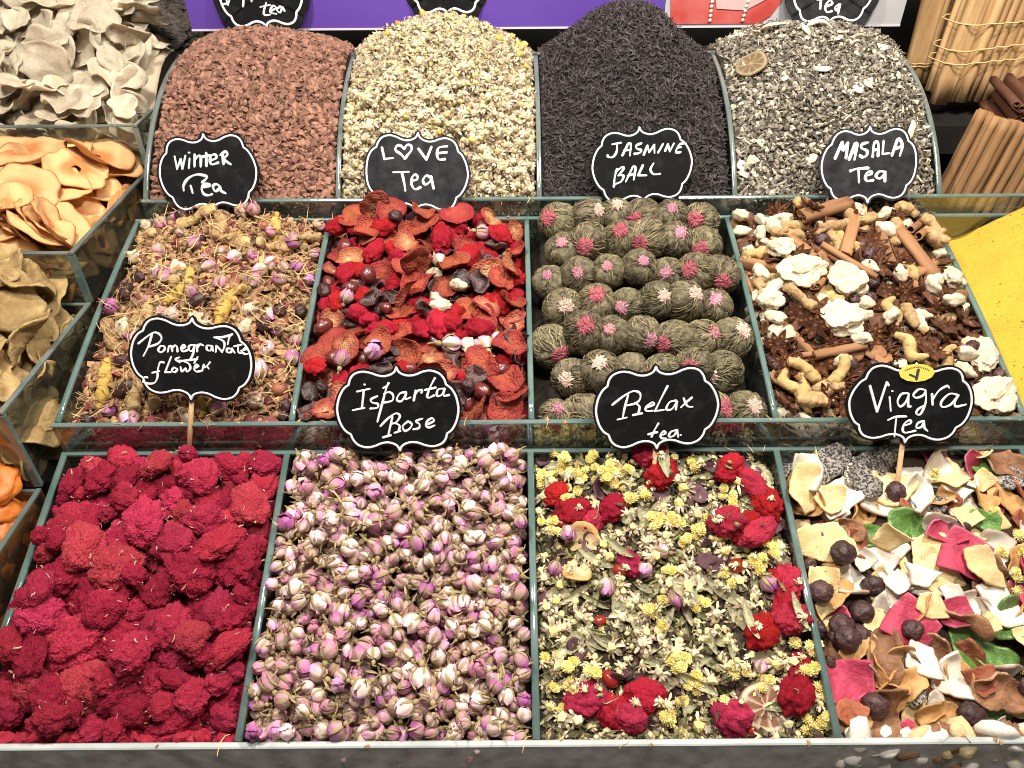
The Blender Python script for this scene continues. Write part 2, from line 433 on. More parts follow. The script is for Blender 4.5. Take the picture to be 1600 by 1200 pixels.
# ------------------------------------------------------------------ heaps: a height field per bin, pieces are dropped on it
class Bin:
    def __init__(s, F, u0, u1, v0, v1, T, fill):
        s.F, s.u0, s.u1, s.v0, s.v1, s.T = F, u0, u1, v0, v1, T
        s.d = .0022
        s.U = np.arange(u0, u1 + 1e-9, s.d); s.V = np.arange(v0, v1 + 1e-9, s.d)
        s.UU, s.VV = np.meshgrid(s.U, s.V, indexing='ij')
        s.TT = T(s.UU, s.VV)
        s.H = s.TT - fill
        s.H0 = s.H.copy()
        gu, gv = np.gradient(s.TT, s.d)
        s.gu, s.gv = gu, gv
    def ij(s, u, v):
        return min(max(int(round((u - s.u0) / s.d)), 0), len(s.U) - 1), min(max(int(round((v - s.v0) / s.d)), 0), len(s.V) - 1)
    def slope(s, u, v, k=1.0):
        i, j = s.ij(u, v)
        n = np.array([-s.gu[i, j] * k, -s.gv[i, j] * k, 1]); n /= np.linalg.norm(n)
        ax = np.cross((0, 0, 1), n); sn = np.linalg.norm(ax)
        if sn < 1e-6:
            return np.eye(3)
        return np.array(Matrix.Rotation(math.asin(min(sn, 1)), 3, Vector(ax / sn)))
    def drop(s, ell, R, cand=14, sink=.25, pos=None, over=0.0, region=None):
        """lay an ellipsoid (semi-axes ELL, rotation R) on the heap where it is lowest against its target; returns its centre or None when full"""
        D = np.diag(1 / np.asarray(ell) ** 2)
        best = None
        ext = np.sqrt(np.diag(R @ np.diag(np.asarray(ell) ** 2) @ R.T))
        e0, e1 = min(ext[0], (s.u1 - s.u0) * .48) * .92, min(ext[1], (s.v1 - s.v0) * .48) * .8
        ru0, ru1, rv0, rv1 = region if region else (s.u0, s.u1, s.v0, s.v1)
        for c in range(cand if pos is None else 1):
            if pos is None:
                u = min(max(random.uniform(ru0, ru1), s.u0 + e0), s.u1 - e0)
                v = min(max(random.uniform(rv0, rv1), s.v0 + e1), s.v1 - e1 * .3)
            else:
                u, v = pos
            i, j = s.ij(u, v)
            defi = s.TT[i, j] - s.H[i, j]
            if best is None or defi > best[0]:
                best = (defi, u, v, i, j)
        defi, u, v, i, j = best
        if pos is None and defi < over:
            return None
        Rs = s.slope(u, v) @ R
        A = Rs @ D @ Rs.T
        ext = np.sqrt(np.diag(Rs @ np.diag(np.asarray(ell) ** 2) @ Rs.T))
        ri, rj = int(ext[0] / s.d) + 1, int(ext[1] / s.d) + 1
        i0, i1, j0, j1 = max(i - ri, 0), min(i + ri + 1, len(s.U)), max(j - rj, 0), min(j + rj + 1, len(s.V))
        dx = s.UU[i0:i1, j0:j1] - u; dy = s.VV[i0:i1, j0:j1] - v
        B = A[0, 2] * dx + A[1, 2] * dy
        Cc = A[0, 0] * dx * dx + 2 * A[0, 1] * dx * dy + A[1, 1] * dy * dy - 1
        disc = B * B - A[2, 2] * Cc
        ok = disc > 0
        sq = np.sqrt(np.where(ok, disc, 0))
        lo, hi = (-B - sq) / A[2, 2], (-B + sq) / A[2, 2]
        Hs = s.H[i0:i1, j0:j1]
        if not ok.any():
            return None
        rest = np.where(ok, Hs - lo, -9)
        k = np.sort(rest[ok])
        h = k[int((len(k) - 1) * (1 - sink))]
        s.H[i0:i1, j0:j1] = np.where(ok, np.maximum(Hs, h + hi), Hs)
        return u, v, h, Rs
    def world(s, u, v, h, Rs, sc=1.0):
        return s.F @ m4(Rs, (u, v, h), sc)
    def mound(s, skirt=.05, drop_=0.0, jag=.0012):
        """solid body of the heap under the loose pieces, with its front standing behind the glass"""
        st = 2
        U, V = s.U[::st], s.V[::st]
        H = s.H0[::st, ::st] - drop_
        nu, nv = len(U), len(V)
        P = np.stack([np.repeat(U, nv), np.tile(V, nu), H.ravel()], 1)
        P[:, 2] += jag * vnoise(P * 300, 3)
        Vs = [tuple(p) for p in P]
        Fc = [(i * nv + j, (i + 1) * nv + j, (i + 1) * nv + j + 1, i * nv + j + 1) for i in range(nu - 1) for j in range(nv - 1)]
        per = [i * nv for i in range(nu)] + [(nu - 1) * nv + j for j in range(1, nv)] + [i * nv + nv - 1 for i in range(nu - 2, -1, -1)] + [j for j in range(nv - 2, 0, -1)]
        a, b = s.F[1, 1], s.F[2, 1]
        o = len(Vs)
        for q in per:
            x, y, z = Vs[q]
            Vs.append((x, y - b * skirt * .9, min(z, 0) - a * skirt * .9))
        n = len(per)
        Fc += [(per[k], per[(k + 1) % n], o + (k + 1) % n, o + k) for k in range(n)]
        return G(Vs, Fc).xf(s.F)
    def scatter(s, n, size, tilt=.5, lift=(0, .002), uv=None, gs=1, elong=False, order=None, marg=.002):
        out = []
        wu, wv = s.u1 - s.u0 - 2 * marg, s.v1 - s.v0 - .002
        nu = max(1, int(round(math.sqrt(n * wu / wv)))); nv = max(1, int(round(n / nu)))
        cells = [(a, b) for a in range(nu) for b in range(nv)]
        random.shuffle(cells)
        for ca, cb in cells:
            u = s.u0 + marg + wu * min(max((ca + random.uniform(-.25, 1.25)) / nu, 0), 1); v = s.v0 + .001 + wv * min(max((cb + random.uniform(-.25, 1.25)) / nv, 0), 1)
            i, j = s.ij(u, v)
            h = s.H[i, j] + random.uniform(*lift)
            R = s.slope(u, v) @ rz(random.uniform(0, 6.28)) @ rx(random.gauss(0, tilt)) @ ry(random.gauss(0, tilt))
            if elong:
                R = R @ rx(random.uniform(0, 6.28))
            out.append((random.randrange(gs), s.world(u, v, h, R, random.uniform(*size))))
        return out
    def front(s, n, size, depth=.045, gs=1):
        """the same pieces where they press against the front glass"""
        out = []
        for k in range(n):
            u = random.uniform(s.u0 + .002, s.u1 - .002); dz = random.uniform(.0, depth)
            i, j = s.ij(u, s.v0)
            R = rz(random.uniform(0, 6.28)) @ rx(random.uniform(0, 6.28)) @ rz(random.uniform(0, 6.28))
            a, b = s.F[1, 1], s.F[2, 1]
            z = min(s.TT[i, j], 0)
            out.append((random.randrange(gs), s.F @ m4(R, (u, s.v0 + .001 - b * dz + random.uniform(0, .002), z - a * dz), random.uniform(*size))))
        return out

LOG = []          # every individual piece: object, bin name, u, v, look, noun, category
def rot(tilt, roll=False, yaw=None):
    R = np.array(Matrix.Rotation(random.gauss(0, tilt), 3, Vector((math.cos(a := random.uniform(0, 6.28)), math.sin(a), 0)))) @ rz(random.uniform(0, 6.28) if yaw is None else yaw)
    return R @ rx(random.uniform(0, 6.28)) if roll else R
class Kind:
    """a kind of piece: its mesh variants with their child parts, looks and proportions; copies share mesh data"""
    def __init__(s, name, noun, cat, group, tilt=.35, roll=False, sink=.25):
        s.name, s.noun, s.cat, s.group, s.tilt, s.roll, s.sink, s.vars = name, noun, cat, group, tilt, roll, sink, []
    def add(s, look, g, m, kids=(), ell=None, smooth=True):
        lo, hi = g.V.min(0), g.V.max(0)
        for _, k, _m in kids:
            lo, hi = np.minimum(lo, k.V.min(0)), np.maximum(hi, k.V.max(0))
        c = (lo + hi) / 2
        T = m4(t=-c)
        me = to_mesh(s.name, g.xf(T), m, smooth)
        ks = [(n, to_mesh(n, k.xf(T), km, smooth)) for n, k, km in kids]
        s.vars.append((look, me, ks, tuple((hi - lo) / 2 * .96) if ell is None else ell, g.xf(T), [k.xf(T) for _, k, _m in kids]))
        return s
    def spawn(s, i, Mw, bin_, u, v, look=None):
        lk, me, ks, ell, _, _ = s.vars[i]
        o = ob(s.name, me, M=Mw)
        for n, k in ks:
            c = bpy.data.objects.new(n, k); COL.objects.link(c); c.parent = o
            if n == 'chaff':
                c['kind'] = 'stuff'
        tag(o, s.noun, s.cat, s.group.format(bin=bin_))
        LOG.append([o, bin_, u, v, look or lk, s.noun, s.cat])
        return o
def throw(b, bname, kinds, n, size=(.9, 1.12), cand=14, over=0.0, region=None, keep=None, yawf=None):
    """drop up to N pieces, kinds = [(Kind, weight)], until the heap is full; KEEP collects placements instead of spawning them"""
    ks, ws = [k for k, _ in kinds], [w_ for _, w_ in kinds]
    miss = 0
    for q in range(n):
        k = random.choices(ks, ws)[0]
        i = random.randrange(len(k.vars))
        sc = random.uniform(*size)
        ell = tuple(e * sc for e in k.vars[i][3])
        r = b.drop(ell, rot(k.tilt, k.roll, yawf() if yawf else None), cand, k.sink, over=over, region=region)
        if r is None:
            miss += 1
            if miss > 8:
                break
            continue
        u, v, h, Rs = r
        Mw = b.world(u, v, h, Rs, sc)
        if keep is not None:
            keep.append((k, i, Mw, u, v, h))
        else:
            k.spawn(i, Mw, bname, u, v)
def stuff(name, label, parts, mats, smooth=False):
    """one object of what nobody could count; parts = [(list of G, items)]"""
    gs, items = [], []
    for g, it in parts:
        o = len(gs)
        gs += g
        items += [(i + o, m_) for i, m_ in it]
    me = tile_mesh(name, gs, items, mats, smooth)
    return tag(ob(name, me), label, kind='stuff')
ONE = [(0, np.eye(4))]

# ------------------------------------------------------------------ pieces
def lerp(a, b, t):
    t = np.asarray(t)[..., None]
    return np.asarray(a) * (1 - t) + np.asarray(b) * t
def slice_g(r, th, outline=None, bend=0.0, bdir=0.0, warp=0.0, wsc=60, hole=0.0, nr=7, nm=36, seed=0, colf=None, edge=.5, rough=0.0, twist=0.0):
    """a thin dried slice: radius R, outline(phi) multiplier, curled by BEND, buckled by WARP, HOLE as a fraction of the radius"""
    ph = np.linspace(0, 2 * math.pi, nm, endpoint=False)
    mul = np.ones(nm) if outline is None else outline(ph)
    ts = np.linspace(hole if hole else 0.0, 1, nr + 1)
    if not hole:
        ts = ts[1:]
    V, C, F = [], [], []
    def ring(t, side):
        x, y = r * t * mul * np.cos(ph), r * t * mul * np.sin(ph)
        e = 1 - edge * max(0, (t - .75) / .25) ** 2
        if hole:
            e *= 1 - edge * max(0, (hole * 1.25 - t) / (hole * .25 + 1e-9)) ** 2 * .8
        z = np.full(nm, side * th / 2 * e)
        z += side * rough * vnoise(np.stack([x, y, z], 1) * 420, seed + 5)
        return np.stack([x, y, z], 1)
    rows = [(t, 1) for t in ts] + [(t, -1) for t in ts[::-1]]
    for t, sd in rows:
        V.append(ring(t, sd))
        C.append(colf(t, ph, sd) if colf else np.ones((nm, 3)))
    V, C = np.concatenate(V), np.concatenate([np.broadcast_to(c, (nm, 3)) for c in C])
    k = len(rows)
    for i in range(k - 1 + (1 if hole else 0)):
        for j in range(nm):
            a, b = i * nm + j, i * nm + (j + 1) % nm
            c, d = ((i + 1) % k) * nm + (j + 1) % nm, ((i + 1) % k) * nm + j
            F.append((a, d, c, b))
    if not hole:
        V = np.concatenate([V, [[0, 0, th / 2], [0, 0, -th / 2]]])
        cc = (colf(0, np.zeros(1), 1), colf(0, np.zeros(1), -1)) if colf else (np.ones((1, 3)), np.ones((1, 3)))
        C = np.concatenate([C, np.broadcast_to(cc[0], (1, 3)), np.broadcast_to(cc[1], (1, 3))])
        top, bot = len(V) - 2, len(V) - 1
        for j in range(nm):
            F.append((top, j, (j + 1) % nm)); F.append((bot, (k - 1) * nm + (j + 1) % nm, (k - 1) * nm + j))
    x, y = V[:, 0], V[:, 1]
    V = V.copy()
    if warp:
        q = np.stack([x * wsc, y * wsc, np.zeros_like(x)], 1)
        V[:, 2] += warp * fbm(q, seed, 2) * np.minimum(1, (np.hypot(x, y) / r + .25))
    if bend:
        a = x * math.cos(bdir) + y * math.sin(bdir); pz = V[:, 2].copy()
        ang = a * bend
        R0 = 1 / bend
        da = np.sin(ang) * (R0 - pz) - a
        V[:, 0] += da * math.cos(bdir); V[:, 1] += da * math.sin(bdir)
        V[:, 2] = R0 - np.cos(ang) * (R0 - pz)
    if twist:
        V[:, 2] += twist * x * y / r
    return G(V, F, C)
def lob(*terms):
    """outline multiplier from harmonics (n, amplitude, phase)"""
    return lambda p: 1 + sum(a * np.cos(n * p + f) for n, a, f in terms)
def poly(n, jit, seed, soft=.35):
    rr = np.random.default_rng(seed)
    an = np.sort((np.arange(n) + rr.uniform(-.25, .25, n)) * 2 * math.pi / n)
    rd = 1 + rr.uniform(-jit, jit, n)
    P = np.stack([rd * np.cos(an), rd * np.sin(an)], 1)
    def f(p):
        out = np.zeros_like(p)
        for i, q in enumerate(np.asarray(p)):
            d = np.array([math.cos(q), math.sin(q)]); best = 1.0
            for k in range(n):
                a, b = P[k], P[(k + 1) % n]
                M_ = np.array([[d[0], a[0] - b[0]], [d[1], a[1] - b[1]]])
                if abs(np.linalg.det(M_)) < 1e-9:
                    continue
                t, s_ = np.linalg.solve(M_, a)
                if t > 0 and -1e-6 <= s_ <= 1 + 1e-6:
                    best = t; break
            out[i] = best
        return out * (1 - soft) + soft * (1 + .06 * np.cos(3 * np.asarray(p) + seed))
    return f
def blob(n, size, amp=.2, sc=2.0, seed=0, ridge=0.0, fine=0.0, fsc=9.0, power=None):
    g = ico(n)
    P = g.V
    d = 1 + amp * fbm(P * sc + seed * 3.7, seed, 3)
    if ridge:
        d += ridge * (1 - np.abs(fbm(P * sc * 1.6 + seed, seed + 9, 2)) * 2)
    if fine:
        d += fine * (.5 - worley(P * fsc, seed))
    g.V = P * d[:, None] * np.asarray(size)
    return g
def crest(seed, size, n=5, lobes=2.0, deep=.34, gran=11.0):
    """cockscomb head: velvety folded crest, granular all over, flat below"""
    g = ico(n); P = g.V.copy()
    rr = np.random.default_rng(seed)
    off = rr.uniform(-9, 9, 3)
    w_ = P + .12 * np.stack([fbm(P * 1.7 + off + 5 * k, seed + k, 2) for k in range(3)], 1)
    f1 = worley(w_ * lobes + off, seed)
    d = .80 + deep * (.55 - f1) + .16 * fbm(P * 1.3 + off, seed, 2) + .05 * (.5 - worley(w_ * lobes * 2.1 + off, seed + 8))
    gr = worley(P * gran + off, seed + 3)
    d += .12 * (.5 - gr) + .05 * (.5 - worley(P * gran * 1.9 + off, seed + 4)) + .02 * vnoise(P * gran * 3, seed)
    V = P * d[:, None]
    low = np.minimum(V[:, 2], 0)
    V[:, 2] = np.maximum(V[:, 2], 0) + low * .55
    g.V = V * np.asarray(size)
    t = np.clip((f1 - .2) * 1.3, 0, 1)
    g.C = lerp((.75, .7, .7), (1.35, 2.8, 2.1), np.clip(.80 - gr * 1.3 + .25 * vnoise(P * 30, seed), 0, 1))  # crevice shade put into the colour: dark gaps, paler granule tops
    return g
def chaff(seed, R, n, h, r=.0005, L=.007):
    rr = np.random.default_rng(seed); gs = []
    for k in range(n):
        a = rr.uniform(0, 6.28); e = rr.uniform(.75, 1.02)
        p = np.array([R[0] * e * math.cos(a), R[1] * e * math.sin(a), rr.uniform(-.5, .1) * h])
        d = rr.normal(size=3) * .6 + np.array([math.cos(a), math.sin(a), -.1]); d /= np.linalg.norm(d)
        c = np.cross(d, rr.normal(size=3)); c /= np.linalg.norm(c)
        q = rr.uniform(.5, 1) * L
        gs.append(sweep([p, p + d * q * .35 + c * q * .12, p + d * q * .6 + c * q * .4, p + d * q * .6 + c * q * .75], [r, r * 1.3, r * 1.2, r * .4], 4, flat=.5))
    return join(*gs)
def petal(R, L, phi, half, t1, off, curl, lean, nt=7, na=6):
    V, F, C = [], [], []
    for i in range(nt):
        t = t1 * i / (nt - 1)
        pr = math.sin(math.pi * (.09 + .84 * min(t, 1.0))) ** .7
        ww = half * (.55 + .45 * math.sin(math.pi * min(1, .15 + .72 * t))) * (1 if t < .82 * t1 else 1 - .55 * ((t - .82 * t1) / (.18 * t1)) ** 2)
        for j in range(na):
            a = -1 + 2 * j / (na - 1)
            r = R * pr * (1 + off + .07 * a) + R * curl * max(0, t - .55) ** 1.6
            an = phi + a * ww + lean * t
            V.append((L * t * (1 - .04 * a * a), r * math.cos(an), r * math.sin(an)))
            C.append((t, t, t))
    for i in range(nt - 1):
        for j in range(na - 1):
            F.append((i * na + j, i * na + j + 1, (i + 1) * na + j + 1, (i + 1) * na + j))
    return G(V, F, C)
def bud_petals(seed, R, L, c0, c1, open_=0.0):
    rr = np.random.default_rng(seed); gs = []
    core = ico(2); core.V = core.V * (L * .45, R * .8, R * .8) + (L * .48, 0, 0); core.C = np.tile(((core.V[:, 0] / L).clip(0, 1))[:, None], (1, 3)); gs.append(core)
    for k in range(7):
        lay = k // 3
        gs.append(petal(R, L * rr.uniform(.92, 1.05), k * 2.1 + rr.uniform(-.25, .25), rr.uniform(.85, 1.15), 1.0, .02 + .075 * lay + open_ * .1, rr.uniform(-.1, .35) + open_ * (1.0 if lay else .4), rr.uniform(-.5, .5)))
    g = join(*gs)
    wr = 1 + .17 * fbm(g.V * np.array([130, 620, 620]), seed, 2)
    g.V = g.V * np.stack([np.ones_like(wr), wr, wr], 1) + .10 * R * np.stack([vnoise(g.V * 260, seed + 20 + k) for k in range(3)], 1)
    t = np.clip(g.C[:, 0] * 1.15 - .1, 0, 1)
    nz = vnoise(g.V * 700, seed)
    g.C = lerp(c0, c1, np.clip(t + .25 * nz, 0, 1)) * (1 + .12 * vnoise(g.V * np.array([150, 900, 900]), seed + 1))[:, None]
    return g
def calyx(seed, R, L, stem=True):
    rr = np.random.default_rng(seed); gs = []
    hip = ico(2); hip.V = hip.V * (R * .5, R * .38, R * .38) + (-R * .42, 0, 0); gs.append(hip)
    for k in range(5):
        phi = k * 1.257 + rr.uniform(-.2, .2); ln = rr.uniform(.6, 1.08); V, F = [], []
        out = rr.choice([0, 0, .5, 1.1])
        for i in range(8):
            t = ln * i / 7
            pr = math.sin(math.pi * (.09 + .84 * min(t, 1.0))) ** .7
            hw = .27 * (1 - (i / 7)) ** .7 + .03
            r = R * pr * 1.2 + R * out * max(0, t - .45) ** 1.3 + R * .03
            for a in (-1, 0, 1):
                an = phi + a * hw
                V.append((L * t - .0003, (r + (R * .08 if a == 0 else 0)) * math.cos(an), (r + (R * .08 if a == 0 else 0)) * math.sin(an)))
        for i in range(7):
            for j in range(2):
                F.append((i * 3 + j, i * 3 + j + 1, (i + 1) * 3 + j + 1, (i + 1) * 3 + j))
        gs.append(G(V, F))
    if stem:
        ln = rr.uniform(.2, .55) * L
        gs.append(sweep([(-R * .7, 0, 0), (-R * .8 - ln * .5, rr.uniform(-1, 1) * R * .3, 0), (-R * .8 - ln, rr.uniform(-1, 1) * R * .6, rr.uniform(-1, 1) * R * .4)], [R * .16, R * .12, R * .1], 5))
    g = join(*gs)
    g.C = lerp((.95, .95, .9), (.75, .8, .6), np.clip(.5 + .6 * vnoise(g.V * 400, seed), 0, 1))
    return g
def root_g(seed, L, r, knobs=2, bendy=.25, n=10, ringy=.08):
    rr = np.random.default_rng(seed)
    P = np.array([[-L / 2, 0, 0], [-L / 5, rr.uniform(-1, 1) * L * bendy * .5, rr.uniform(-.5, .5) * L * bendy * .5], [L / 5, rr.uniform(-1, 1) * L * bendy * .5, 0], [L / 2, rr.uniform(-1, 1) * L * bendy * .6, 0]])
    C = catmull(P, 8)
    C = catmull(P, 12); n = 18
    t = np.linspace(0, 1, len(C))
    rad = r * (np.sin(np.pi * (.07 + .86 * t)) ** .35) * (1 + .20 * np.sin(t * rr.uniform(5, 9) + seed) + .16 * vnoise(np.stack([t * 7, t * 0, t * 0], 1), seed))
    gs = [sweep(C, rad, n)]
    for k in range(knobs):
        i = rr.integers(4, len(C) - 4); a = rr.uniform(0, 6.28); d = np.array([rr.uniform(-.7, .7), math.cos(a), math.sin(a)])
        q = r * rr.uniform(1.0, 1.7)
        gs.append(sweep([C[i], C[i] + d * q * .6, C[i] + d * q * .92, C[i] + d * q], [r * .72, r * .62, r * .5, r * .2], 12))
    g = join(*gs)
    g.V = g.V * (1 + 0 * g.V) + (ringy * r * vnoise(g.V * np.array([1.6, .5, .5]) / r, seed))[:, None] * np.array([0, 1, 1]) * np.sign(g.V + 1e-9) + .16 * r * np.stack([fbm(g.V / r * 1.0 + 5 * k, seed + k, 2) for k in range(3)], 1)
    g.V = g.V + .13 * r * np.stack([0 * g.V[:, 0]] + [fbm(g.V / r * np.array([.35, 2.4, 2.4]) + 9 * k, seed + 30 + k, 2) for k in range(2)], 1)
    return g
def scroll(L, R, th, turns=1.15, seed=0, double=True, nl=7, nth=16):
    """cinnamon quill: a bark sheet rolled in from both sides"""
    rr = np.random.default_rng(seed)
    def spiral(sgn):
        t = np.linspace(0, 1, nth)
        a = math.pi / 2 - sgn * (t * turns * 2 * math.pi * .9)
        rd = R * (.52 - .28 * t)
        return np.stack([sgn * R * .48 + rd * np.cos(a) * 1.0, rd * np.sin(a) * 1.1], 1)
    if double:
        a, b = spiral(1)[::-1], spiral(-1)
        mid = np.concatenate([a, b])
    else:
        t = np.linspace(0, 1, nth * 2); an = .4 + t * turns * 2 * math.pi; mid = np.stack([(R * (1 - .32 * t)) * np.cos(an), (R * (1 - .32 * t)) * np.sin(an)], 1)
    T = np.gradient(mid, axis=0); T /= np.linalg.norm(T, axis=1)[:, None] + 1e-9
    Nn = np.stack([-T[:, 1], T[:, 0]], 1)
    loop = np.concatenate([mid + Nn * th / 2, (mid - Nn * th / 2)[::-1]])
    m, h = len(loop), len(mid)
    V, F = [], []
    for i in range(nl):
        x = -L / 2 + L * i / (nl - 1)
        k = 1 + .05 * math.sin(i * 1.7 + seed) + rr.uniform(-.02, .02)
        o = np.array([rr.uniform(-1, 1), rr.uniform(-1, 1)]) * R * .04
        for p in loop:
            jx = rr.uniform(-.0008, .0008) if i in (0, nl - 1) else 0
            V.append((x + jx, p[0] * k + o[0], p[1] * k + o[1]))
    for i in range(nl - 1):
        for j in range(m):
            F.append((i * m + j, i * m + (j + 1) % m, (i + 1) * m + (j + 1) % m, (i + 1) * m + j))
    for i, fl in ((0, 1), (nl - 1, 0)):
        for j in range(h - 1):
            q = (i * m + j, i * m + j + 1, i * m + m - 2 - j, i * m + m - 1 - j)
            F.append(q[::-1] if fl else q)
    return G(V, F)
def anise(seed, R):
    rr = np.random.default_rng(seed); gs, seeds = [], []
    n = 8
    for k in range(n):
        ph = k * 2 * math.pi / n + rr.uniform(-.12, .12); ln = R * rr.uniform(.75, 1.05); wid = R * rr.uniform(.16, .24); V, F = [], []
        for i in range(8):
            t = i / 7; pw = math.sin(math.pi * min(.97, .12 + .85 * t)) ** .8
            x = ln * (.08 + .92 * t); zb = R * .25 * t * t
            V += [(x, -wid * .55 * pw, zb + R * .10 * pw), (x, -wid * pw, zb - R * .05 * pw), (x, 0, zb - R * .26 * pw), (x, wid * pw, zb - R * .05 * pw), (x, wid * .55 * pw, zb + R * .10 * pw), (x, 0, zb - R * .10 * pw)]
        for i in range(7):
            for j in range(6):
                F.append((i * 6 + j, i * 6 + (j + 1) % 6, (i + 1) * 6 + (j + 1) % 6, (i + 1) * 6 + j))
        F += [tuple(range(5, -1, -1)), tuple(42 + j for j in range(6))]
        gs.append(G(V, F).xf(m4(rz(ph))))
        if rr.random() < .8:
            s_ = ico(1); s_.V = s_.V * (R * .14, R * .075, R * .09) + (ln * .55, 0, R * .05); seeds.append(s_.xf(m4(rz(ph))))
    c = ico(1); c.V *= (R * .14, R * .14, R * .12); gs.append(c)
    return join(*gs), join(*seeds)
def leaf_g(seed, L, Wd, curl=1.2, bend=1.0, ribs=14):
    rr = np.random.default_rng(seed); nl, nw = 22, 7; V, F, C = [], [], []
    for i in range(nl):
        t = i / (nl - 1); wv = Wd * math.sin(math.pi * (.04 + .93 * t)) ** .75 * (1 + .08 * rr.normal())
        for j in range(nw):
            a = -1 + 2 * j / (nw - 1); ang = a * curl; rad = wv / 2 / max(curl, .05)
            y, z = rad * math.sin(ang), rad * (1 - math.cos(ang)) + .00035 * math.sin(t * ribs * 6.28 + abs(a) * 3) * (1 - abs(a) * .3) - (.0005 if j == nw // 2 else 0)
            q = (t - .5) * bend
            V.append((L / max(bend, .05) * math.sin(q) + z * 0, y + .06 * L * math.sin(3 * t + seed), z + L / max(bend, .05) * (1 - math.cos(q))))
            s_ = .85 + .3 * (abs(a) < .1) + .12 * rr.normal()
            C.append((s_, s_, s_))
    for i in range(nl - 1):
        for j in range(nw - 1):
            F.append((i * nw + j, (i + 1) * nw + j, (i + 1) * nw + j + 1, i * nw + j + 1))
    return G(V, F, C)
def strawflower(seed, R):
    rr = np.random.default_rng(seed); gs = []
    c = ico(2); c.V *= R * .62; c.C = np.tile((.95, .8, .45), (len(c.V), 1)); gs.append(c)
    for k in range(42):
        z = 1 - 1.45 * (k + .5) / 42; ph = k * 2.4; rxy = math.sqrt(max(0, 1 - z * z)); d = np.array([rxy * math.cos(ph), rxy * math.sin(ph), z])
        s_ = np.cross(d, (0.1, .2, 1)); s_ /= np.linalg.norm(s_); u_ = np.cross(s_, d); q = R * rr.uniform(.85, 1.1)
        p = [d * R * .5 - s_ * R * .16, d * R * .5 + s_ * R * .16, d * q + s_ * R * .15 + u_ * R * .1, d * q * 1.06 + u_ * R * .14, d * q - s_ * R * .15 + u_ * R * .1]
        gs.append(G(p, [(0, 1, 2, 3, 4)]).col((1, 1, 1)))
    return join(*gs)
def chamomile(seed, R, yellow):
    rr = np.random.default_rng(seed); gs = []
    c = ico(1); c.V = c.V * (R * .5, R * .5, R * .5) + (0, 0, R * .25); c.V *= 1 + .12 * rr.normal(size=(len(c.V), 1)); c.C = np.tile(yellow, (len(c.V), 1)); gs.append(c)
    for k in range(11):
        ph = k * .571 + rr.uniform(-.2, .2); d = rr.uniform(-1.1, .25); wv = R * rr.uniform(.14, .2); ln = R * rr.uniform(.6, 1.0)
        a = np.array([math.cos(ph), math.sin(ph), 0]); s_ = np.array([-a[1], a[0], 0]); z = np.array([0, 0, 1.])
        p0 = a * R * .38; p1 = p0 + (a * math.cos(d) + z * math.sin(d)) * ln * .55; p2 = p1 + (a * math.cos(d - .7) + z * math.sin(d - .7)) * ln * .5
        V = [p0 - s_ * wv * .6, p0 + s_ * wv * .6, p1 + s_ * wv, p1 - s_ * wv, p2 + s_ * wv * .5, p2 - s_ * wv * .5]
        t = rr.uniform(.8, 1.1)
        t *= rr.choice([1, 1, .8, .62])
        gs.append(G(V, [(0, 1, 2, 3), (3, 2, 4, 5)]).col((.66 * t, .57 * t * (.6 + .4 * min(t, 1)), .40 * t * (.5 + .5 * min(t, 1)))))
    b = sweep([(0, 0, 0), (R * rr.uniform(-.3, .3), R * rr.uniform(-.3, .3), -R * .5), (R * rr.uniform(-.8, .8), R * rr.uniform(-.5, .5), -R * rr.uniform(.8, 1.6))], [R * .13, R * .08, R * .06], 4).col((.42, .40, .22))
    gs.append(b)
    return join(*gs)
def chunk(seed, r, stretch=(1, .8, .6), n=1, jit=.3):
    rr = np.random.default_rng(seed); g = ico(n); g.V = g.V * (1 + jit * rr.normal(size=(len(g.V), 1))).clip(.4, 1.7) * np.asarray(stretch) * r
    return g
def strand(seed, L, r, curl=.3, n=4, seg=5, flat=.6):
    rr = np.random.default_rng(seed); p = np.array([0., 0, 0]); d = np.array([1., 0, 0]); P = [p]
    for k in range(seg):
        d = d + rr.normal(size=3) * curl; d /= np.linalg.norm(d); p = p + d * L / seg; P.append(p)
    P = np.array(P) - np.mean(P, 0)
    return sweep(P, r * np.sin(np.pi * np.linspace(.18, .88, len(P))), n, flat=flat)

# --- materials of the pieces
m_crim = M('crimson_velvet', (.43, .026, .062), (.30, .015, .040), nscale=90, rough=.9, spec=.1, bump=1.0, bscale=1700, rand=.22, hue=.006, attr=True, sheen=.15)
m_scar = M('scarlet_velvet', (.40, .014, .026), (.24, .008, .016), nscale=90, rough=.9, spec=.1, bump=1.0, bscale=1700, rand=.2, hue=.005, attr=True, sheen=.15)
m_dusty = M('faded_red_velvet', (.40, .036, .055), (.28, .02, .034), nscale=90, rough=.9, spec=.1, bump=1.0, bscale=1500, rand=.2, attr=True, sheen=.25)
m_chaff = M('pale_chaff', (.55, .36, .26), (.42, .12, .12), nscale=120, rand=.25)
m_bud = M('dried_rose_petal', (1.1, 1.07, 1.1), None, rough=.6, spec=.25, bump=.5, bscale=500, rand=.14, attr=True, sss=.0, stretch=(.3, 1, 1))
m_cal = M('dried_sepal', (.40, .30, .165), (.25, .17, .085), nscale=200, rough=.75, rand=.22, attr=True)
m_ball = M('bound_tea_leaf', (.10, .082, .045), (.27, .225, .135), nscale=260, nfac=.8, rough=.7, spec=.3, bump=.8, bscale=700, rand=.22, attr=True, hue=.01, contrast=(.45, .7))
m_pink = M('pink_amaranth_tip', (.40, .11, .17), (.52, .32, .30), nscale=420, nfac=.7, rough=.8, bump=1.0, bscale=1100, rand=.22, hue=.015, contrast=(.42, .62), attr=True)
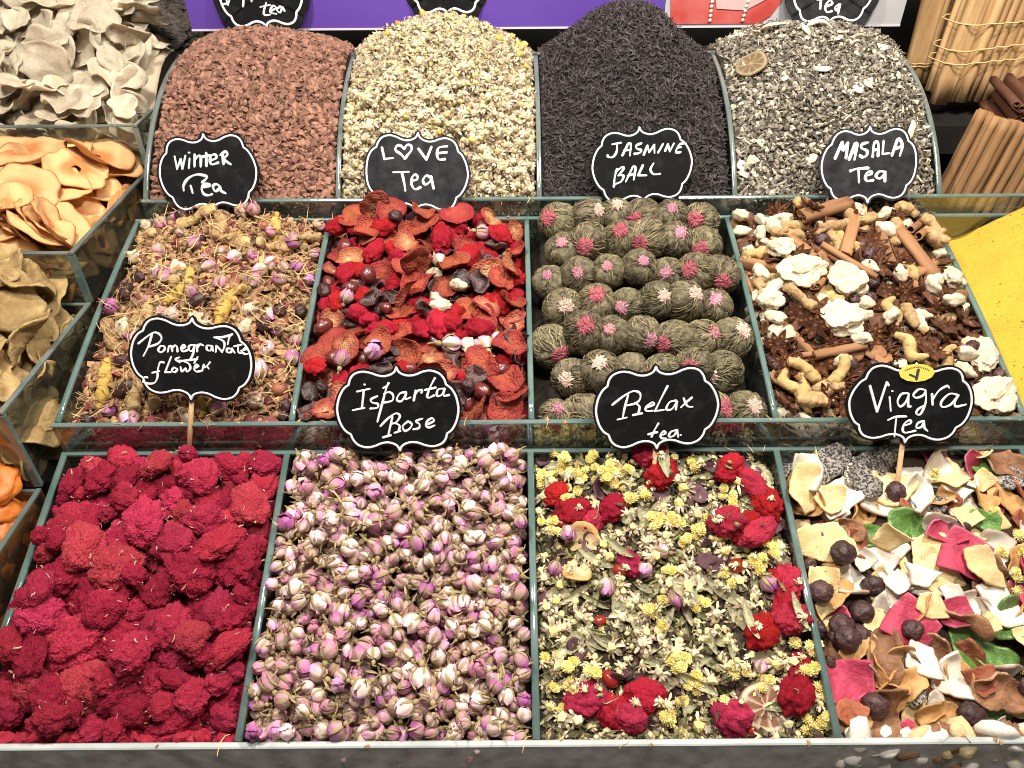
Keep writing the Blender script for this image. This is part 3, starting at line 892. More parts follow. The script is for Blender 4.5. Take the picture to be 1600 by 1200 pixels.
m_ginger = M('dried_ginger_root', (.47, .32, .15), (.28, .165, .065), nscale=220, nfac=.9, rough=.85, bump=1.0, bscale=600, rand=.2, hue=.01)
m_turm = M('dried_turmeric_root', (.52, .33, .07), (.36, .21, .05), nscale=160, rough=.8, bump=.6, bscale=500, rand=.18)
m_white = M('white_ginger_lump', (.62, .54, .40), (.46, .34, .19), nscale=150, nfac=.6, rough=.85, bump=.7, bscale=320, rand=.08)
m_cinn = M('cinnamon_bark', (.34, .17, .075), (.19, .085, .038), nscale=90, nfac=.9, rough=.7, bump=.5, bscale=200, rand=.18, stretch=(.15, 1, 1))
m_anise = M('star_anise_pod', (.125, .050, .024), (.07, .028, .014), nscale=300, rough=.6, bump=.6, bscale=500, rand=.25)
m_seed = M('brown_seed', (.20, .07, .02), None, rough=.25, spec=.5, bump=0, rand=.2)
m_straw = M('dried_strawberry', (.82, .74, .72), (.16, .02, .014), nscale=120, nfac=.55, rough=.7, bump=1.0, voro=520, rand=.2, attr=True, hue=.01)
m_raisin = M('black_raisin', (.035, .014, .014), (.09, .035, .03), nscale=260, rough=.42, spec=.45, bump=1.0, bscale=420, rand=.4)
m_berry = M('dark_hip_berry', (.13, .022, .018), (.07, .014, .012), nscale=200, rough=.3, spec=.5, bump=.6, bscale=350, rand=.35, coat=.25)
m_rosehip = M('red_rosehip', (.30, .022, .012), (.19, .014, .010), nscale=150, rough=.25, spec=.5, bump=.3, bscale=300, rand=.25, coat=.35)
m_yellow = M('straw_yellow_bract', (.80, .66, .20), (.84, .77, .42), nscale=150, nfac=.7, rough=.7, bump=.2, rand=.15, attr=True)
m_sage = M('grey_green_leaf', (.30, .28, .16), (.46, .42, .27), nscale=220, rough=.85, bump=.6, bscale=900, rand=.25, attr=True, hue=.015)
m_cham = M('chamomile', (1, 1, 1), None, rough=.8, bump=.3, bscale=1200, rand=.22, attr=True)
m_peel = M('orange_citrus_slice', (1, 1, 1), None, rough=.7, bump=.7, bscale=400, rand=.15, attr=True)
m_apple = M('dried_apple_flesh', (1, 1, 1), None, rough=.7, bump=.4, bscale=250, rand=.12, attr=True, sss=.15)
m_gin = M('candied_ginger', (.62, .50, .34), (.76, .66, .50), nscale=110, nfac=.9, rough=.5, spec=.45, bump=1.0, bscale=520, rand=.14, sss=.4)
m_gin.node_tree.nodes['Principled BSDF'].inputs['Transmission Weight'].default_value = .22
m_dull = M('dull_yellow_slice', (1, 1, 1), (.16, .085, .03), nscale=90, nfac=.6, rough=.75, bump=1.0, bscale=260, rand=.18, attr=True)
m_apri = M('orange_apricot', (.62, .19, .03), (.48, .11, .02), nscale=70, rough=.45, spec=.4, bump=.5, bscale=250, rand=.15, sss=.2)
m_coco = M('white_coconut_flesh', (.76, .71, .62), (.68, .60, .48), nscale=60, nfac=.5, rough=.5, spec=.4, bump=.25, bscale=700, rand=.06, sss=.05, attr=True)
m_mango = M('pale_mango_strip', (.72, .56, .31), (.62, .45, .21), nscale=120, rough=.65, bump=.7, bscale=420, rand=.14, sss=.08, attr=True)
m_rosy = M('pink_dragonfruit_slice', (.52, .06, .12), (.40, .04, .075), nscale=120, rough=.6, spec=.3, bump=.9, bscale=420, rand=.15, sss=.05, attr=True)
m_seedy = M('grey_seeded_flesh', (.34, .31, .27), (.035, .03, .028), nscale=620, nfac=1.0, rough=.75, bump=.8, bscale=700, rand=.12, contrast=(.44, .56), noisedetail=2, attr=True)
m_kiwi = M('green_candied_kiwi', (.085, .19, .03), (.17, .30, .09), nscale=150, rough=.35, spec=.5, bump=.8, bscale=420, rand=.2, sss=.2, coat=.2, attr=True)
m_papaya = M('brick_papaya_piece', (.36, .11, .055), (.22, .06, .03), nscale=150, rough=.7, bump=1.0, bscale=420, rand=.2, attr=True)
m_brownap = M('brown_leathery_fruit', (.34, .17, .085), (.20, .085, .04), nscale=150, rough=.6, bump=1.0, bscale=420, rand=.2, sss=.05, attr=True)

BUDC = [('cream', (.58, .47, .35), (.76, .56, .55)), ('pale pink', (.60, .44, .37), (.64, .28, .42)), ('violet', (.48, .28, .27), (.32, .075, .25)), ('dusty pink', (.45, .30, .25), (.46, .17, .25)), ('lilac', (.62, .46, .40), (.50, .20, .38))]
def bud_kind(looks, group, sc=1.0, noun='rosebud'):
    K = Kind('rosebud', noun, 'rosebud', group, tilt=.75, sink=.35)
    for i, (nm, c0, c1) in enumerate(BUDC):
        if nm not in looks:
            continue
        for s_ in range(3):
            R, L = .0052 * sc * (.9 + .1 * s_), .0125 * sc * (1 + .08 * (s_ - 1))
            K.add(('small tight ', 'plump ', 'half open ')[s_] + nm, bud_petals(i * 10 + s_, R, L, c0, c1, (0, .1, .8)[s_]), m_bud, [('calyx', calyx(i * 10 + s_, R, L), m_cal)])
    return K
def crest_kind(group, sizes, looks, noun, chaffy=True, n=5):
    K = Kind('cockscomb_flower', noun, 'flower head', group, tilt=.4, sink=.45)
    i = 0
    for lk, m in looks:
        for nm, (a, b_, h) in sizes:
            i += 1
            g = crest(40 + i, (a, b_, h), n, lobes=1.5 + .35 * (i % 3), deep=.24 + .05 * (i % 2), gran=8 + 160 * a)
            kids = [('chaff', chaff(i, (a * .85, b_ * .85), 5, h, L=.005), m_chaff)] if chaffy else []
            K.add((nm + ' ' + lk).strip(), g, m, kids)
    return K

# ------------------------------------------------------------------ fillings; most beds are darkened to paint shade into the gaps
sm = lambda x: np.clip(x, 0, 1) ** 2 * (3 - 2 * np.clip(x, 0, 1))
def heap(u0, u1, L, side, mid, back, front=0.0, pw=1.0, apex=.9):
    uc, hw = (u0 + u1) / 2, (u1 - u0) / 2
    def T(U, V):
        q = np.clip(1 - ((U - uc) / hw) ** 2, 0, 1) ** pw
        s_ = V / L
        return side + front * 0 + (mid - side) * q * sm(s_ / .25) + back * q * sm(s_ / apex) + .0015 * vnoise(np.stack([U.ravel() * 40, V.ravel() * 40, 0 * U.ravel()], 1), int(abs(u0) * 1000)).reshape(U.shape)
    return T
def tall(u0, u1, L, hb, pw, bulge=.024, side=-.002, shift=0.0):
    uc, hw = (u0 + u1) / 2 + shift, (u1 - u0) / 2
    def T(U, V):
        q = np.clip(1 - np.abs((U - uc) / hw) ** 2, 0, 1) ** pw
        s_ = V / L
        c = 4 * bulge * np.clip(s_, 0, 1) * (1 - np.clip(s_, 0, 1))
        over = np.clip(s_ - 1, 0, 1)
        return side + c + hb * q * sm(s_ / .95) - over * .16 + (.0045 * fbm(np.stack([U.ravel() * 22 + uc * 90, V.ravel() * 22, 0 * U.ravel()], 1), 5, 3)).reshape(U.shape) * sm(V / L / .12)
    return T
g_ = .0035   # clearance to the dividers
def bin_of(F, L, a, b, T, fill, v0=.002, v1=None):
    return Bin(F, a + g_, b - g_, v0, (L - .003) if v1 is None else v1, T, fill)

# 1 granulated brown tea
a, b_ = X3[0], X3[1]
B = bin_of(F3, L3, a, b_, tall(a, b_, L3, .036, .8, .020), .004, v1=L3 * 1.22)
m_gran = M('brown_tea_granule', (.30, .155, .105), (.15, .068, .045), nscale=160, rough=.75, bump=.6, bscale=1100, rand=.38, hue=.008, island=True)
gr = [chunk(i, .0036, (1.1, .8, .6), 1, .30) for i in range(7)] + [slice_g(.0036, .0013, poly(5, .3, i), bend=220, bdir=i, nr=2, nm=9, seed=i) for i in range(4)]
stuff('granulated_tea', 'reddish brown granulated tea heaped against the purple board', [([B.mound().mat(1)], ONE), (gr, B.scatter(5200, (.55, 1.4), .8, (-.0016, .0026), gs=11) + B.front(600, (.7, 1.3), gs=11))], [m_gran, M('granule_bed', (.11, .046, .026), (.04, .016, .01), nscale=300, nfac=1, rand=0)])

# 2 chamomile
a, b_ = X3[1], X3[2]
B = bin_of(F3, L3, a, b_, tall(a, b_, L3, .052, .95, .020), .006, v1=L3 * 1.2)
chm = [chamomile(i, .0066, ((.58, .46, .22), (.50, .42, .24), (.60, .52, .32))[i % 3]) for i in range(9)]
KC = Kind('chamomile_flower', 'dried chamomile head', 'chamomile flower', 'chamomile heads in the pale heap', tilt=.7, sink=.7)
for i in range(6):
    KC.add('pale shaggy' if i < 4 else 'buff', chm[i], m_cham, smooth=False)
KY = Kind('chamomile_flower', 'chamomile head with yellow centre', 'chamomile flower', 'chamomile heads in the pale heap', tilt=.6, sink=.75)
for i in range(3):
    KY.add(('golden', 'bright yellow', 'ochre')[i], chamomile(50 + i, .0070, ((.62, .38, .07), (.64, .46, .13), (.52, .30, .06))[i]), m_cham, smooth=False)
items = B.scatter(2900, (.6, 1.1), .9, (-.0045, .0030), gs=9)
stuff('chamomile_heap', 'pale cream dried chamomile heaped in the second top bin', [([B.mound().mat(1)], ONE), (chm, items + B.front(420, (.7, 1.1), gs=9)), ([strand(i, .012, .0004, .3).col((.5, .42, .25)) for i in range(4)], B.scatter(260, (.7, 1.4), .5, (.001, .005), gs=4))], [m_cham, M('chamomile_bed', (.20, .15, .085), (.07, .05, .03), nscale=300, nfac=1, rand=0)])
B.H += .0006
throw(B, 'chamomile', [(KC, 1)], 235, cand=4, over=-1, size=(.85, 1.1), region=(a, b_, .0, L3 * .62))
throw(B, 'chamomile', [(KY, 1)], 18, cand=2, over=-1)

# 3 black leaf tea
a, b_ = X3[2], X3[3]
B = bin_of(F3, L3, a, b_, tall(a, b_, L3, .070, 1.7, .020), .003, v1=L3 * 1.25)
m_black = M('black_tea_leaf', (.028, .022, .021), (.085, .068, .064), nscale=500, nfac=.9, rough=.62, spec=.25, bump=.5, bscale=1200, rand=.6, island=True)
st = [strand(i, .0092, .00085, .36) for i in range(10)]
stuff('black_leaf_tea', 'black twisted leaf tea heaped into a tall cone', [([B.mound().mat(1)], ONE), (st, B.scatter(9800, (.6, 1.3), .6, (-.0014, .0024), gs=10) + B.front(700, (.6, 1.2), gs=10))], [m_black, M('black_tea_bed', (.010, .008, .008), rand=0)])

# 4 grey brown spiced tea with pale chips
a, b_ = X3[3], X3[4]
B = bin_of(F3, L3, a, b_, tall(a, b_, L3, .040, .6, .020), .004, v1=L3 * 1.2)
m_mas = M('grey_brown_leaf', (.095, .078, .062), (.34, .295, .225), nscale=220, nfac=.9, rough=.75, bump=.6, bscale=900, rand=.5, island=True)
m_chip = M('pale_chip', (.66, .59, .44), (.46, .38, .25), nscale=160, rough=.75, bump=.5, bscale=600, rand=.22, island=True)
bits = [strand(i, .009, .0011, .35) for i in range(6)] + [chunk(i, .0026, (1.2, .8, .5), 1, .25) for i in range(5)]
chp = [chunk(i, .0034, (1.2, .8, .45), 1, .25).mat(1) for i in range(5)] + [strand(i + 9, .012, .0013, .2).mat(1) for i in range(2)]
stuff('masala_leaf_tea', 'grey brown masala leaf tea heaped in the last top bin', [([B.mound().mat(2)], ONE), (bits, B.scatter(5600, (.6, 1.4), .65, (-.002, .0028), gs=11) + B.front(500, (.7, 1.2), gs=11)), (chp, B.scatter(900, (.4, 1.1), .6, (-.0010, .0022), gs=7) + B.front(90, (.7, 1.2), gs=7))], [m_mas, m_chip, M('masala_bed', (.07, .056, .036), (.02, .016, .01), nscale=300, nfac=1, rand=0)])
B.H += .001
KW = Kind('ginger_chip', 'dried root chip', 'root chip', 'pale root chips in the masala heap', tilt=.5, sink=.5)
m_chip1 = M('cream_root_chip', (.74, .66, .48), (.56, .44, .25), nscale=160, rough=.75, bump=.5, bscale=600, rand=.14)
for i in range(6):
    KW.add(('cream', 'off white', 'buff')[i % 3], slice_g(.0055 + .0014 * (i % 3), .0024, poly(4 + i % 3, .5, i, .1), bend=(60, 90, 20)[i % 3], warp=.001, wsc=200, nr=4, nm=18, seed=i), m_chip1)
throw(B, 'masala heap', [(KW, 1)], 30, cand=2, over=-1, size=(.55, 1.1))
def citrus(r, rind, pulp, pith, seed, th=.0035, seg=9):
    def cf(t, ph, sd):
        lines = np.abs(np.cos(ph * seg / 2 + .3 * np.sin(seed)))
        c = lerp(pith, pulp, np.clip((lines - .12) * 3.2, 0, 1) * (.12 < t < .80))
        return np.tile(rind, (len(np.atleast_1d(ph)), 1)) if t > .93 else c
    g = slice_g(r, th, lob((2, .05, seed), (5, .02, 1)), warp=.0016, wsc=70, nr=12, nm=54, seed=seed, colf=cf, rough=.0003)
    return g
KL = Kind('lime_slice', 'dried lime slice', 'lime slice', 'dried lime slices', tilt=.2, sink=.6)
KL.add('pale brown', citrus(.0155, (.14, .095, .045), (.16, .105, .05), (.30, .235, .13), 3), m_peel)
r = B.drop(KL.vars[0][3], rot(.15), pos=(a + .026, L3 * .72)); KL.spawn(0, B.world(*r), 'masala heap', r[0], r[1])
KP = Kind('peel_strip', 'curled peel strip', 'peel strip', 'curled peel strips on the masala heap', tilt=.5, sink=.6)
KP.add('long straw coloured', sweep(catmull([(-.03, 0, 0), (-.012, .006, .006), (.008, .003, .003), (.032, -.006, -.002)], 6), [.0014] * 4 + [.0026] * 10 + [.001] * 5, 6, flat=.4), m_chip1)
KP.add('broad cream', sweep(catmull([(-.014, 0, 0), (-.004, .003, .005), (.006, .001, .006), (.015, -.003, 0)], 6), [.002] * 4 + [.0042] * 10 + [.002] * 5, 6, flat=.35), m_chip1)
for k, (du, v, yaw) in enumerate([(.160, .030, -.5), (.175, .060, 1.3), (.10, L3 * .97, .1), (.05, L3 * .95, 2.9)]):
    i = (0, 1, 1, 1, 0)[k]
    r = B.drop(KP.vars[i][3], rot(.2, yaw=yaw), pos=(a + du, v)); KP.spawn(i, B.world(*r), 'masala heap', r[0], r[1])

# 5 mixed herbs with rosebuds and roots
a, b_ = X2[0], X2[1]
B = bin_of(F2, L2, a, b_, heap(a, b_, L2, -.004, .010, .008, pw=.7), .009)
m_herb = M('tan_herb_bits', (.42, .26, .125), (.24, .115, .06), nscale=200, nfac=.9, rough=.8, bump=.6, bscale=900, rand=.45, hue=.015, island=True)
m_fib = M('straw_fibre', (.56, .38, .17), None, rough=.7, bump=0, rand=.35, island=True)
m_redb = M('wine_brown_bits', (.20, .05, .045), (.12, .03, .03), nscale=200, rough=.7, bump=.6, rand=.4, island=True)
herb = [chunk(i, .0034, (1.2, .8, .6), 1, .28) for i in range(6)] + [strand(i, .014, .0011, .4) for i in range(4)]
redb = [chunk(i + 30, .0045, (1.1, .9, .6), 1, .25).mat(2) for i in range(4)]
fib = [strand(i, .022, .00042, .22, 3, 6).mat(1) for i in range(6)] + [strand(i + 7, .016, .0004, .6, 3, 8).mat(1) for i in range(4)]
KG = Kind('turmeric_root', 'dried turmeric root', 'root', 'roots in the mixed herb tea', tilt=.35, roll=True, sink=.5)
for i in range(3):
    KG.add(('knobbly', 'straight', 'bent')[i], root_g(60 + i, .040 + .005 * i, .0050, (2, 0, 1)[i], (.2, .1, .45)[i]), m_turm)
KGp = Kind('ginger_root', 'dried ginger root', 'root', 'roots in the mixed herb tea', tilt=.35, roll=True, sink=.5)
for i in range(3):
    KGp.add(('pale knobbly', 'pale straight', 'pale stubby')[i], root_g(70 + i, (.036, .040, .024)[i], .0056, (2, 1, 1)[i], .25), m_ginger)
KWl = Kind('white_ginger_piece', 'white ginger piece', 'ginger piece', 'white pieces in the mixed herb tea', tilt=.5, roll=True, sink=.45)
for i in range(4):
    KWl.add(('small chalky', 'small cream', 'rounded chalky', 'angular chalky')[i], blob(3, (.0085, .0062, .005), .3, 1.6, 80 + i, .15), m_white)
KRz = Kind('raisin', 'wrinkled raisin', 'raisin', 'raisins in the {bin}', tilt=.6, roll=True, sink=.4)
for i in range(4):
    KRz.add(('black', 'dark brown', 'long black', 'small black')[i], blob(3, ((.0075, .0055, .005), (.0065, .006, .005), (.0095, .005, .0045), (.0055, .0048, .0042))[i], .12, 2, 90 + i, .22), m_raisin)
KB5 = bud_kind(('pale pink', 'violet', 'dusty pink'), 'rosebuds scattered in the {bin}', 1.0)
KN = Kind('hazel_berry', 'round brown berry', 'berry', 'berries in the {bin}', tilt=.6, sink=.7)
KN.add('red brown', blob(3, (.006, .006, .0055), .06, 1.6, 5), M('red_brown_berry', (.26, .09, .05), (.36, .15, .08), rough=.5, rand=.2, bump=.5, bscale=350))
KN.add('tan', blob(3, (.0055, .0052, .005), .08, 1.6, 6), M('tan_berry', (.50, .33, .15), (.40, .24, .10), rough=.6, rand=.2, bump=.5, bscale=350))
p1 = B.scatter(2900, (.6, 1.4), .6, (-.003, .0045), gs=10) + B.front(400, (.7, 1.3), gs=10)
p2 = B.scatter(330, (.6, 1.3), .6, (-.002, .003), gs=4) + B.front(120, (.9, 1.5), gs=4)
B.H += .0010
for (du, v, yaw, k, i) in ((.070, L2 * .58, .95, KG, 0), (.142, L2 * .90, 1.6, KG, 1), (.118, L2 * .50, 1.25, KG, 2), (.042, L2 * .43, 1.1, KGp, 0), (.026, L2 * .17, 1.55, KG, 1), (.112, L2 * .13, 1.5, KG, 1), (.165, L2 * .86, .3, KGp, 1), (.150, L2 * .80, .25, KGp, 2)):
    r = B.drop(k.vars[i][3], rx(random.uniform(0, 6)) if 0 else rz(yaw), pos=(a + du, v), sink=.5); k.spawn(i, B.world(*r), 'mixed herb tea', r[0], r[1])
throw(B, 'mixed herb tea', [(KB5, 34), (KWl, 14), (KRz, 15), (KN, 20), (KGp, 3)], 105, cand=5, over=-1)
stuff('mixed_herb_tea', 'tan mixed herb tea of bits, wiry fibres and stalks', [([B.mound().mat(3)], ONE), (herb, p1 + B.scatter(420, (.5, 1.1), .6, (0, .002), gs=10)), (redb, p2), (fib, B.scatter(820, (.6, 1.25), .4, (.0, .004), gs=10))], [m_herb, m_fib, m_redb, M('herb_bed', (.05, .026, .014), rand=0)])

# 6 red fruit tea
a, b_ = X2[1], X2[2]
B = bin_of(F2, L2, a, b_, heap(a, b_, L2, -.004, .009, .001, pw=.7), .020)
def straw_col(seed, mode):
    def cf(t, ph, sd):
        n = vnoise(np.stack([np.cos(ph) * t * 3, np.sin(ph) * t * 3, 0 * ph + sd], 1), seed)
        inn = np.array((.62, .29, .14)) if mode == 0 else np.array((.42, .095, .045))
        out = np.array((.33, .042, .028))
        c = lerp(inn, out, np.clip(((t - .35) * 1.6) + .35 * n, 0, 1))
        if t < .16 and mode == 0:
            c = np.tile((.66, .50, .22), (len(np.atleast_1d(ph)), 1))
        return c
    return cf
KS = Kind('strawberry_slice', 'dried strawberry slice', 'strawberry slice', 'strawberry slices in the red fruit tea', tilt=.55, sink=.35)
for i in range(9):
    mode = 0 if i % 3 == 0 else 1
    nm = ('flat pale centred', 'red curled', 'dark red folded', 'small pale centred', 'long red', 'brick red ruffled', 'pale centred', 'red cupped', 'brick red curled')[i]
    ol = lob((1, .16, i), (2, .14 if i != 4 else .42, .3 * i), (3, .08, i * 2), (7, .03, i))
    KS.add(nm, slice_g((.0145, .0135, .0145, .011, .0165, .015, .0135, .0125, .014)[i], .0017, ol, bend=(12, 55, 95, 20, 18, 35, 30, 70, 60)[i], bdir=i * 1.1, warp=.0035, wsc=95, nr=9, nm=40, seed=i, colf=straw_col(i, mode), rough=.0004, twist=.15), m_straw)
KS2 = crest_kind('cockscomb bits in the {bin}', [('small', (.0125, .0105, .008)), ('knotted', (.016, .011, .0095)), ('compact', (.010, .0095, .0085))], [('scarlet', m_scar)], 'scarlet cockscomb bit'.replace('scarlet ', ''), chaffy=False, n=4)
KBe = Kind('dark_berry', 'dark red berry', 'berry', 'berries in the {bin}', tilt=.6, roll=True, sink=.4)
for i in range(4):
    KBe.add(('round', 'oval', 'wrinkled', 'small')[i], blob(3, ((.0072, .0068, .0062), (.0085, .006, .0058), (.0078, .0066, .006), (.0056, .0054, .005))[i], .07, 1.8, 30 + i, .10), m_berry)
KSh = Kind('dried_petal_scrap', 'dark dried hibiscus scrap', 'hibiscus scrap', 'hibiscus scraps in the red fruit tea', tilt=.7, sink=.4)
for i in range(4):
    KSh.add(('crumpled', 'curled', 'pointed', 'folded')[i], slice_g(.011, .0014, poly(5, .4, 40 + i), bend=90 + 20 * i, bdir=i, warp=.004, wsc=130, nr=6, nm=26, seed=60 + i), m_raisin)
KB6 = bud_kind(('violet', 'lilac'), 'rosebuds scattered in the {bin}', 1.1)
m_rbit = M('dark_red_bits', (.17, .03, .022), (.30, .07, .035), nscale=200, nfac=.8, rough=.6, bump=.7, rand=.5, island=True)
rb = [chunk(i, .0048, (1.2, .9, .6), 1, .28) for i in range(6)] + [slice_g(.008, .0014, poly(5, .3, i), bend=80, warp=.002, wsc=150, nr=3, nm=12, seed=i) for i in range(3)]
p1 = B.scatter(1000, (.7, 1.4), .7, (-.006, .002), gs=9) + B.front(240, (.8, 1.5), gs=9)
B.H += .003
for (u_, v, yaw, i) in ((.088, L2 * .63, 1.9, 4), (.112, L2 * .55, 1.75, 4), (.03, L2 * .42, .6, 5), (.075, L2 * .955, .3, 0), (.03, L2 * .20, .2, 6), (.014, L2 * .21, .0, 0), (.13, L2 * .47, 1.6, 1)):
    r = B.drop(KS.vars[i][3], rz(yaw) @ rx(.15), pos=(a + u_, v), sink=.55); KS.spawn(i, B.world(*r), 'red fruit tea', r[0], r[1])
throw(B, 'red fruit tea', [(KS, 56), (KS2, 58), (KBe, 15), (KRz, 20), (KSh, 26), (KB6, 7), (KWl, 3)], 520, cand=14, over=.0005)
stuff('red_fruit_crumbs', 'dark red crumbs and scraps between the strawberry slices', [([B.mound().mat(1)], ONE), (rb, p1)], [m_rbit, M('red_fruit_bed', (.05, .012, .010), rand=0)])

# 7 tied tea balls with pink tips, in rows
a, b_ = X2[2], X2[3]
def ball(seed, R, el):
    rr = np.random.default_rng(seed); gs = []
    g = ico(4); P = g.V
    an = np.arctan2(P[:, 1], P[:, 0]); lat = np.arcsin(P[:, 2].clip(-1, 1))
    q = np.stack([np.cos(an + .5 * lat) * 5, np.sin(an + .5 * lat) * 5, lat * .8], 1)
    n1 = fbm(q * 1.3, seed, 3)
    d = 1 + .07 * n1 + .10 * fbm(P * 1.5 + seed, seed + 2, 2) - .10 * np.exp(-((lat - 1.35) / .25) ** 2)
    g.V = P * d[:, None] * (R, R, R * el)
    sh = np.clip(.75 + .55 * n1, .35, 1.35)
    g.C = np.tile(sh[:, None], (1, 3)); gs.append(g)
    for k in range(230):
        p0 = rr.uniform(0, 6.28); l0 = rr.uniform(-1.2, .9); dl = rr.uniform(.35, .9); tw = rr.uniform(-.35, .75); V = []; wv = R * rr.uniform(.018, .042)
        for i in range(6):
            t = i / 5; la = min(l0 + dl * t, 1.35); p = p0 + tw * t; rad = 1.015 + .05 * math.sin(math.pi * t) * rr.uniform(.2, 1)
            c = np.array([math.cos(la) * math.cos(p), math.cos(la) * math.sin(p), math.sin(la)]) * rad
            s_ = np.array([-math.sin(p), math.cos(p), 0]); ww = wv * (math.sin(math.pi * (.1 + .8 * t))) / R
            V += [c - s_ * ww - c * .03, c + c * .012, c + s_ * ww - c * .03]
        F = [(i * 3 + j, i * 3 + j + 1, i * 3 + j + 4, i * 3 + j + 3) for i in range(5) for j in range(2)]
        h = rr.choice([.45, .8, 1.3, 2.0, 2.6]) * rr.uniform(.8, 1.15)
        gs.append(G(np.array(V) * (R, R, R * el), F).col((h, h * .98, h * .9)))
    return join(*gs)
def tip(seed, R, el, w_):
    g = ico(4); P = g.V
    an = np.arctan2(P[:, 1], P[:, 0]); rad = np.hypot(P[:, 0], P[:, 1])
    th_ = vnoise(np.stack([np.cos(an) * 6, np.sin(an) * 6, rad * 1.2], 1), seed)
    d = 1 + .22 * (.5 - worley(P * 6, seed)) + .10 * fbm(P * 5, seed, 2) + .10 * th_
    rr = np.random.default_rng(seed)
    g.V = P * d[:, None] * (R * w_ * rr.uniform(.8, 1.2), R * w_, R * .15) + (0, 0, R * el * .90)
    g.C = lerp((.8, .7, .75), (1.25, 2.3, 1.8), np.clip(.35 + .8 * th_ + .5 * (1 - rad) - .35, 0, 1))
    g.V = (g.V - (0, 0, R * el * .90)) * (.95, .95, 1) + (0, 0, R * el * .89)
    gs = [g]
    for k in range(80):
        p0 = rr.uniform(0, 6.28); la0 = 1.57 - rr.uniform(.02, .75) * w_; ln = rr.uniform(.15, .75) * w_; tw = rr.uniform(-.5, .5); V = []; wv = rr.uniform(.02, .05)
        for i in range(5):
            t = i / 4; la = la0 - ln * t; p = p0 + tw * t
            c = np.array([math.cos(la) * math.cos(p), math.cos(la) * math.sin(p), math.sin(la)]) * (1.035 + .05 * math.sin(math.pi * t) * rr.uniform(.3, 1.3))
            s_ = np.array([-math.sin(p), math.cos(p), 0]); ww = wv * math.sin(math.pi * (.2 + .7 * t))
            V += [c - s_ * ww - c * .02, c + c * .014, c + s_ * ww - c * .02]
        F = [(i * 3 + j, i * 3 + j + 1, i * 3 + j + 4, i * 3 + j + 3) for i in range(4) for j in range(2)]
        q = rr.uniform(0, 1) ** 2
        gs.append(G(np.array(V) * (R, R, R * el), F).col(lerp((.85, .75, .8), (1.3, 2.3, 1.8), q)))
    return join(*gs)
KJ = Kind('tea_ball', 'tied green tea ball', 'tea ball', 'tied tea balls stacked in rows', tilt=.3, sink=.12)
for i in range(7):
    R, el = .0168 + .0010 * (i % 3), (.95, 1.0, 1.12, .95, 1.05, 1.0, 1.1)[i]
    wv = (.36, .32, .40, .30, .36, .42, .32)[i]
    KJ.add(('pink tipped', 'pale tipped', 'deep pink tipped')[i % 3], ball(200 + i, R, el), m_ball, [('pink_tip', tip(i, R, el, wv), (m_pink, M('pale_pink_tip', (.58, .30, .28), (.66, .52, .38), nscale=420, nfac=.8, rough=.8, bump=1.0, bscale=1100, rand=.12, attr=True), M('deep_pink_tip', (.36, .05, .08), (.48, .18, .19), nscale=420, nfac=.6, rough=.8, bump=1.0, bscale=1100, rand=.15, attr=True))[i % 3])], ell=(R * 1.0, R * 1.0, R * el))
B = bin_of(F2, L2, a, b_, heap(a, b_, L2, -.005, .007, .021, pw=.6), .038)
for row in range(7):
    v = .014 + row * (L2 - .022) / 6.2
    n = 7 if row % 2 == 0 else 6
    if row == 6: n = 6
    span = b_ - a - .040 - (.022 if row == 6 else 0)
    for k in range(n):
        u = (a + b_) / 2 + (k - (n - 1) / 2) * span / (6 if row < 6 else 5) + random.uniform(-.0022, .0022)
        i = random.randrange(7); sc = random.uniform(.93, 1.06)
        yaw = random.uniform(-2.7, -.4)
        R = rz(yaw) @ ry(random.uniform(.1, 1.25)) @ rz(random.uniform(0, 6.28))
        v_ = v + random.uniform(-.003, .003); ci, cj = B.ij(u, v_)
        h = B.TT[ci, cj] - .0105 + random.uniform(-.0030, .0040)
        KJ.spawn(i, B.world(u, v_, h, R, sc), 'tea ball bin', u, v_)
        LOG[-1].append(('row', 6 - row, k, n))
strw = [strand(i, .014, .0005, .3) for i in range(6)]
stuff('broken_tea_leaf', 'broken dark tea leaf lying under the tied tea balls', [([B.mound().mat(1)], ONE), (strw, B.front(700, (.7, 1.4), gs=6, depth=.05))], [m_mas, M('tea_ball_bed', (.03, .024, .016), rand=0)])  # near-black bed colour paints the shade under the balls

# 8 star anise mix
a, b_ = X2[3], X2[4]
B = bin_of(F2, L2, a, b_, heap(a, b_, L2, -.002, .011, .007, pw=.6), .015)
KA = Kind('star_anise', 'star anise', 'star anise', 'star anise in the root and anise mix', tilt=.4, sink=.45)
for i in range(5):
    g, sd = anise(i, .0135 + .0012 * (i % 3))
    KA.add(('dark', 'russet', 'small dark', 'broad', 'curled')[i], g, m_anise, [('seeds', sd, m_seed)], smooth=False)
KCs = Kind('cinnamon_stick', 'cinnamon stick', 'cinnamon stick', 'cinnamon sticks in the anise mix', tilt=.3, roll=True, sink=.5)
for i in range(4):
    KCs.add(('long', 'thick', 'thin', 'short')[i], scroll((.058, .052, .045, .034)[i], (.0056, .0075, .0040, .0052)[i], .0011, seed=i), m_cinn)
KGg = Kind('ginger_root', 'dried ginger root', 'root', 'ginger roots in the anise mix', tilt=.4, roll=True, sink=.45)
m_gold = M('golden_ginger', (.50, .34, .14), (.34, .20, .07), nscale=160, rough=.8, bump=.6, bscale=500, rand=.18)
for i in range(5):
    KGg.add(('pale knobbly', 'pale stubby', 'golden slim', 'golden knobbly', 'pale forked')[i], root_g(110 + i, (.032, .024, .032, .027, .034)[i], (.0049, .0056, .0042, .0051, .0048)[i], (1, 1, 0, 2, 1)[i], .3), m_gold if i in (2, 3) else m_ginger)
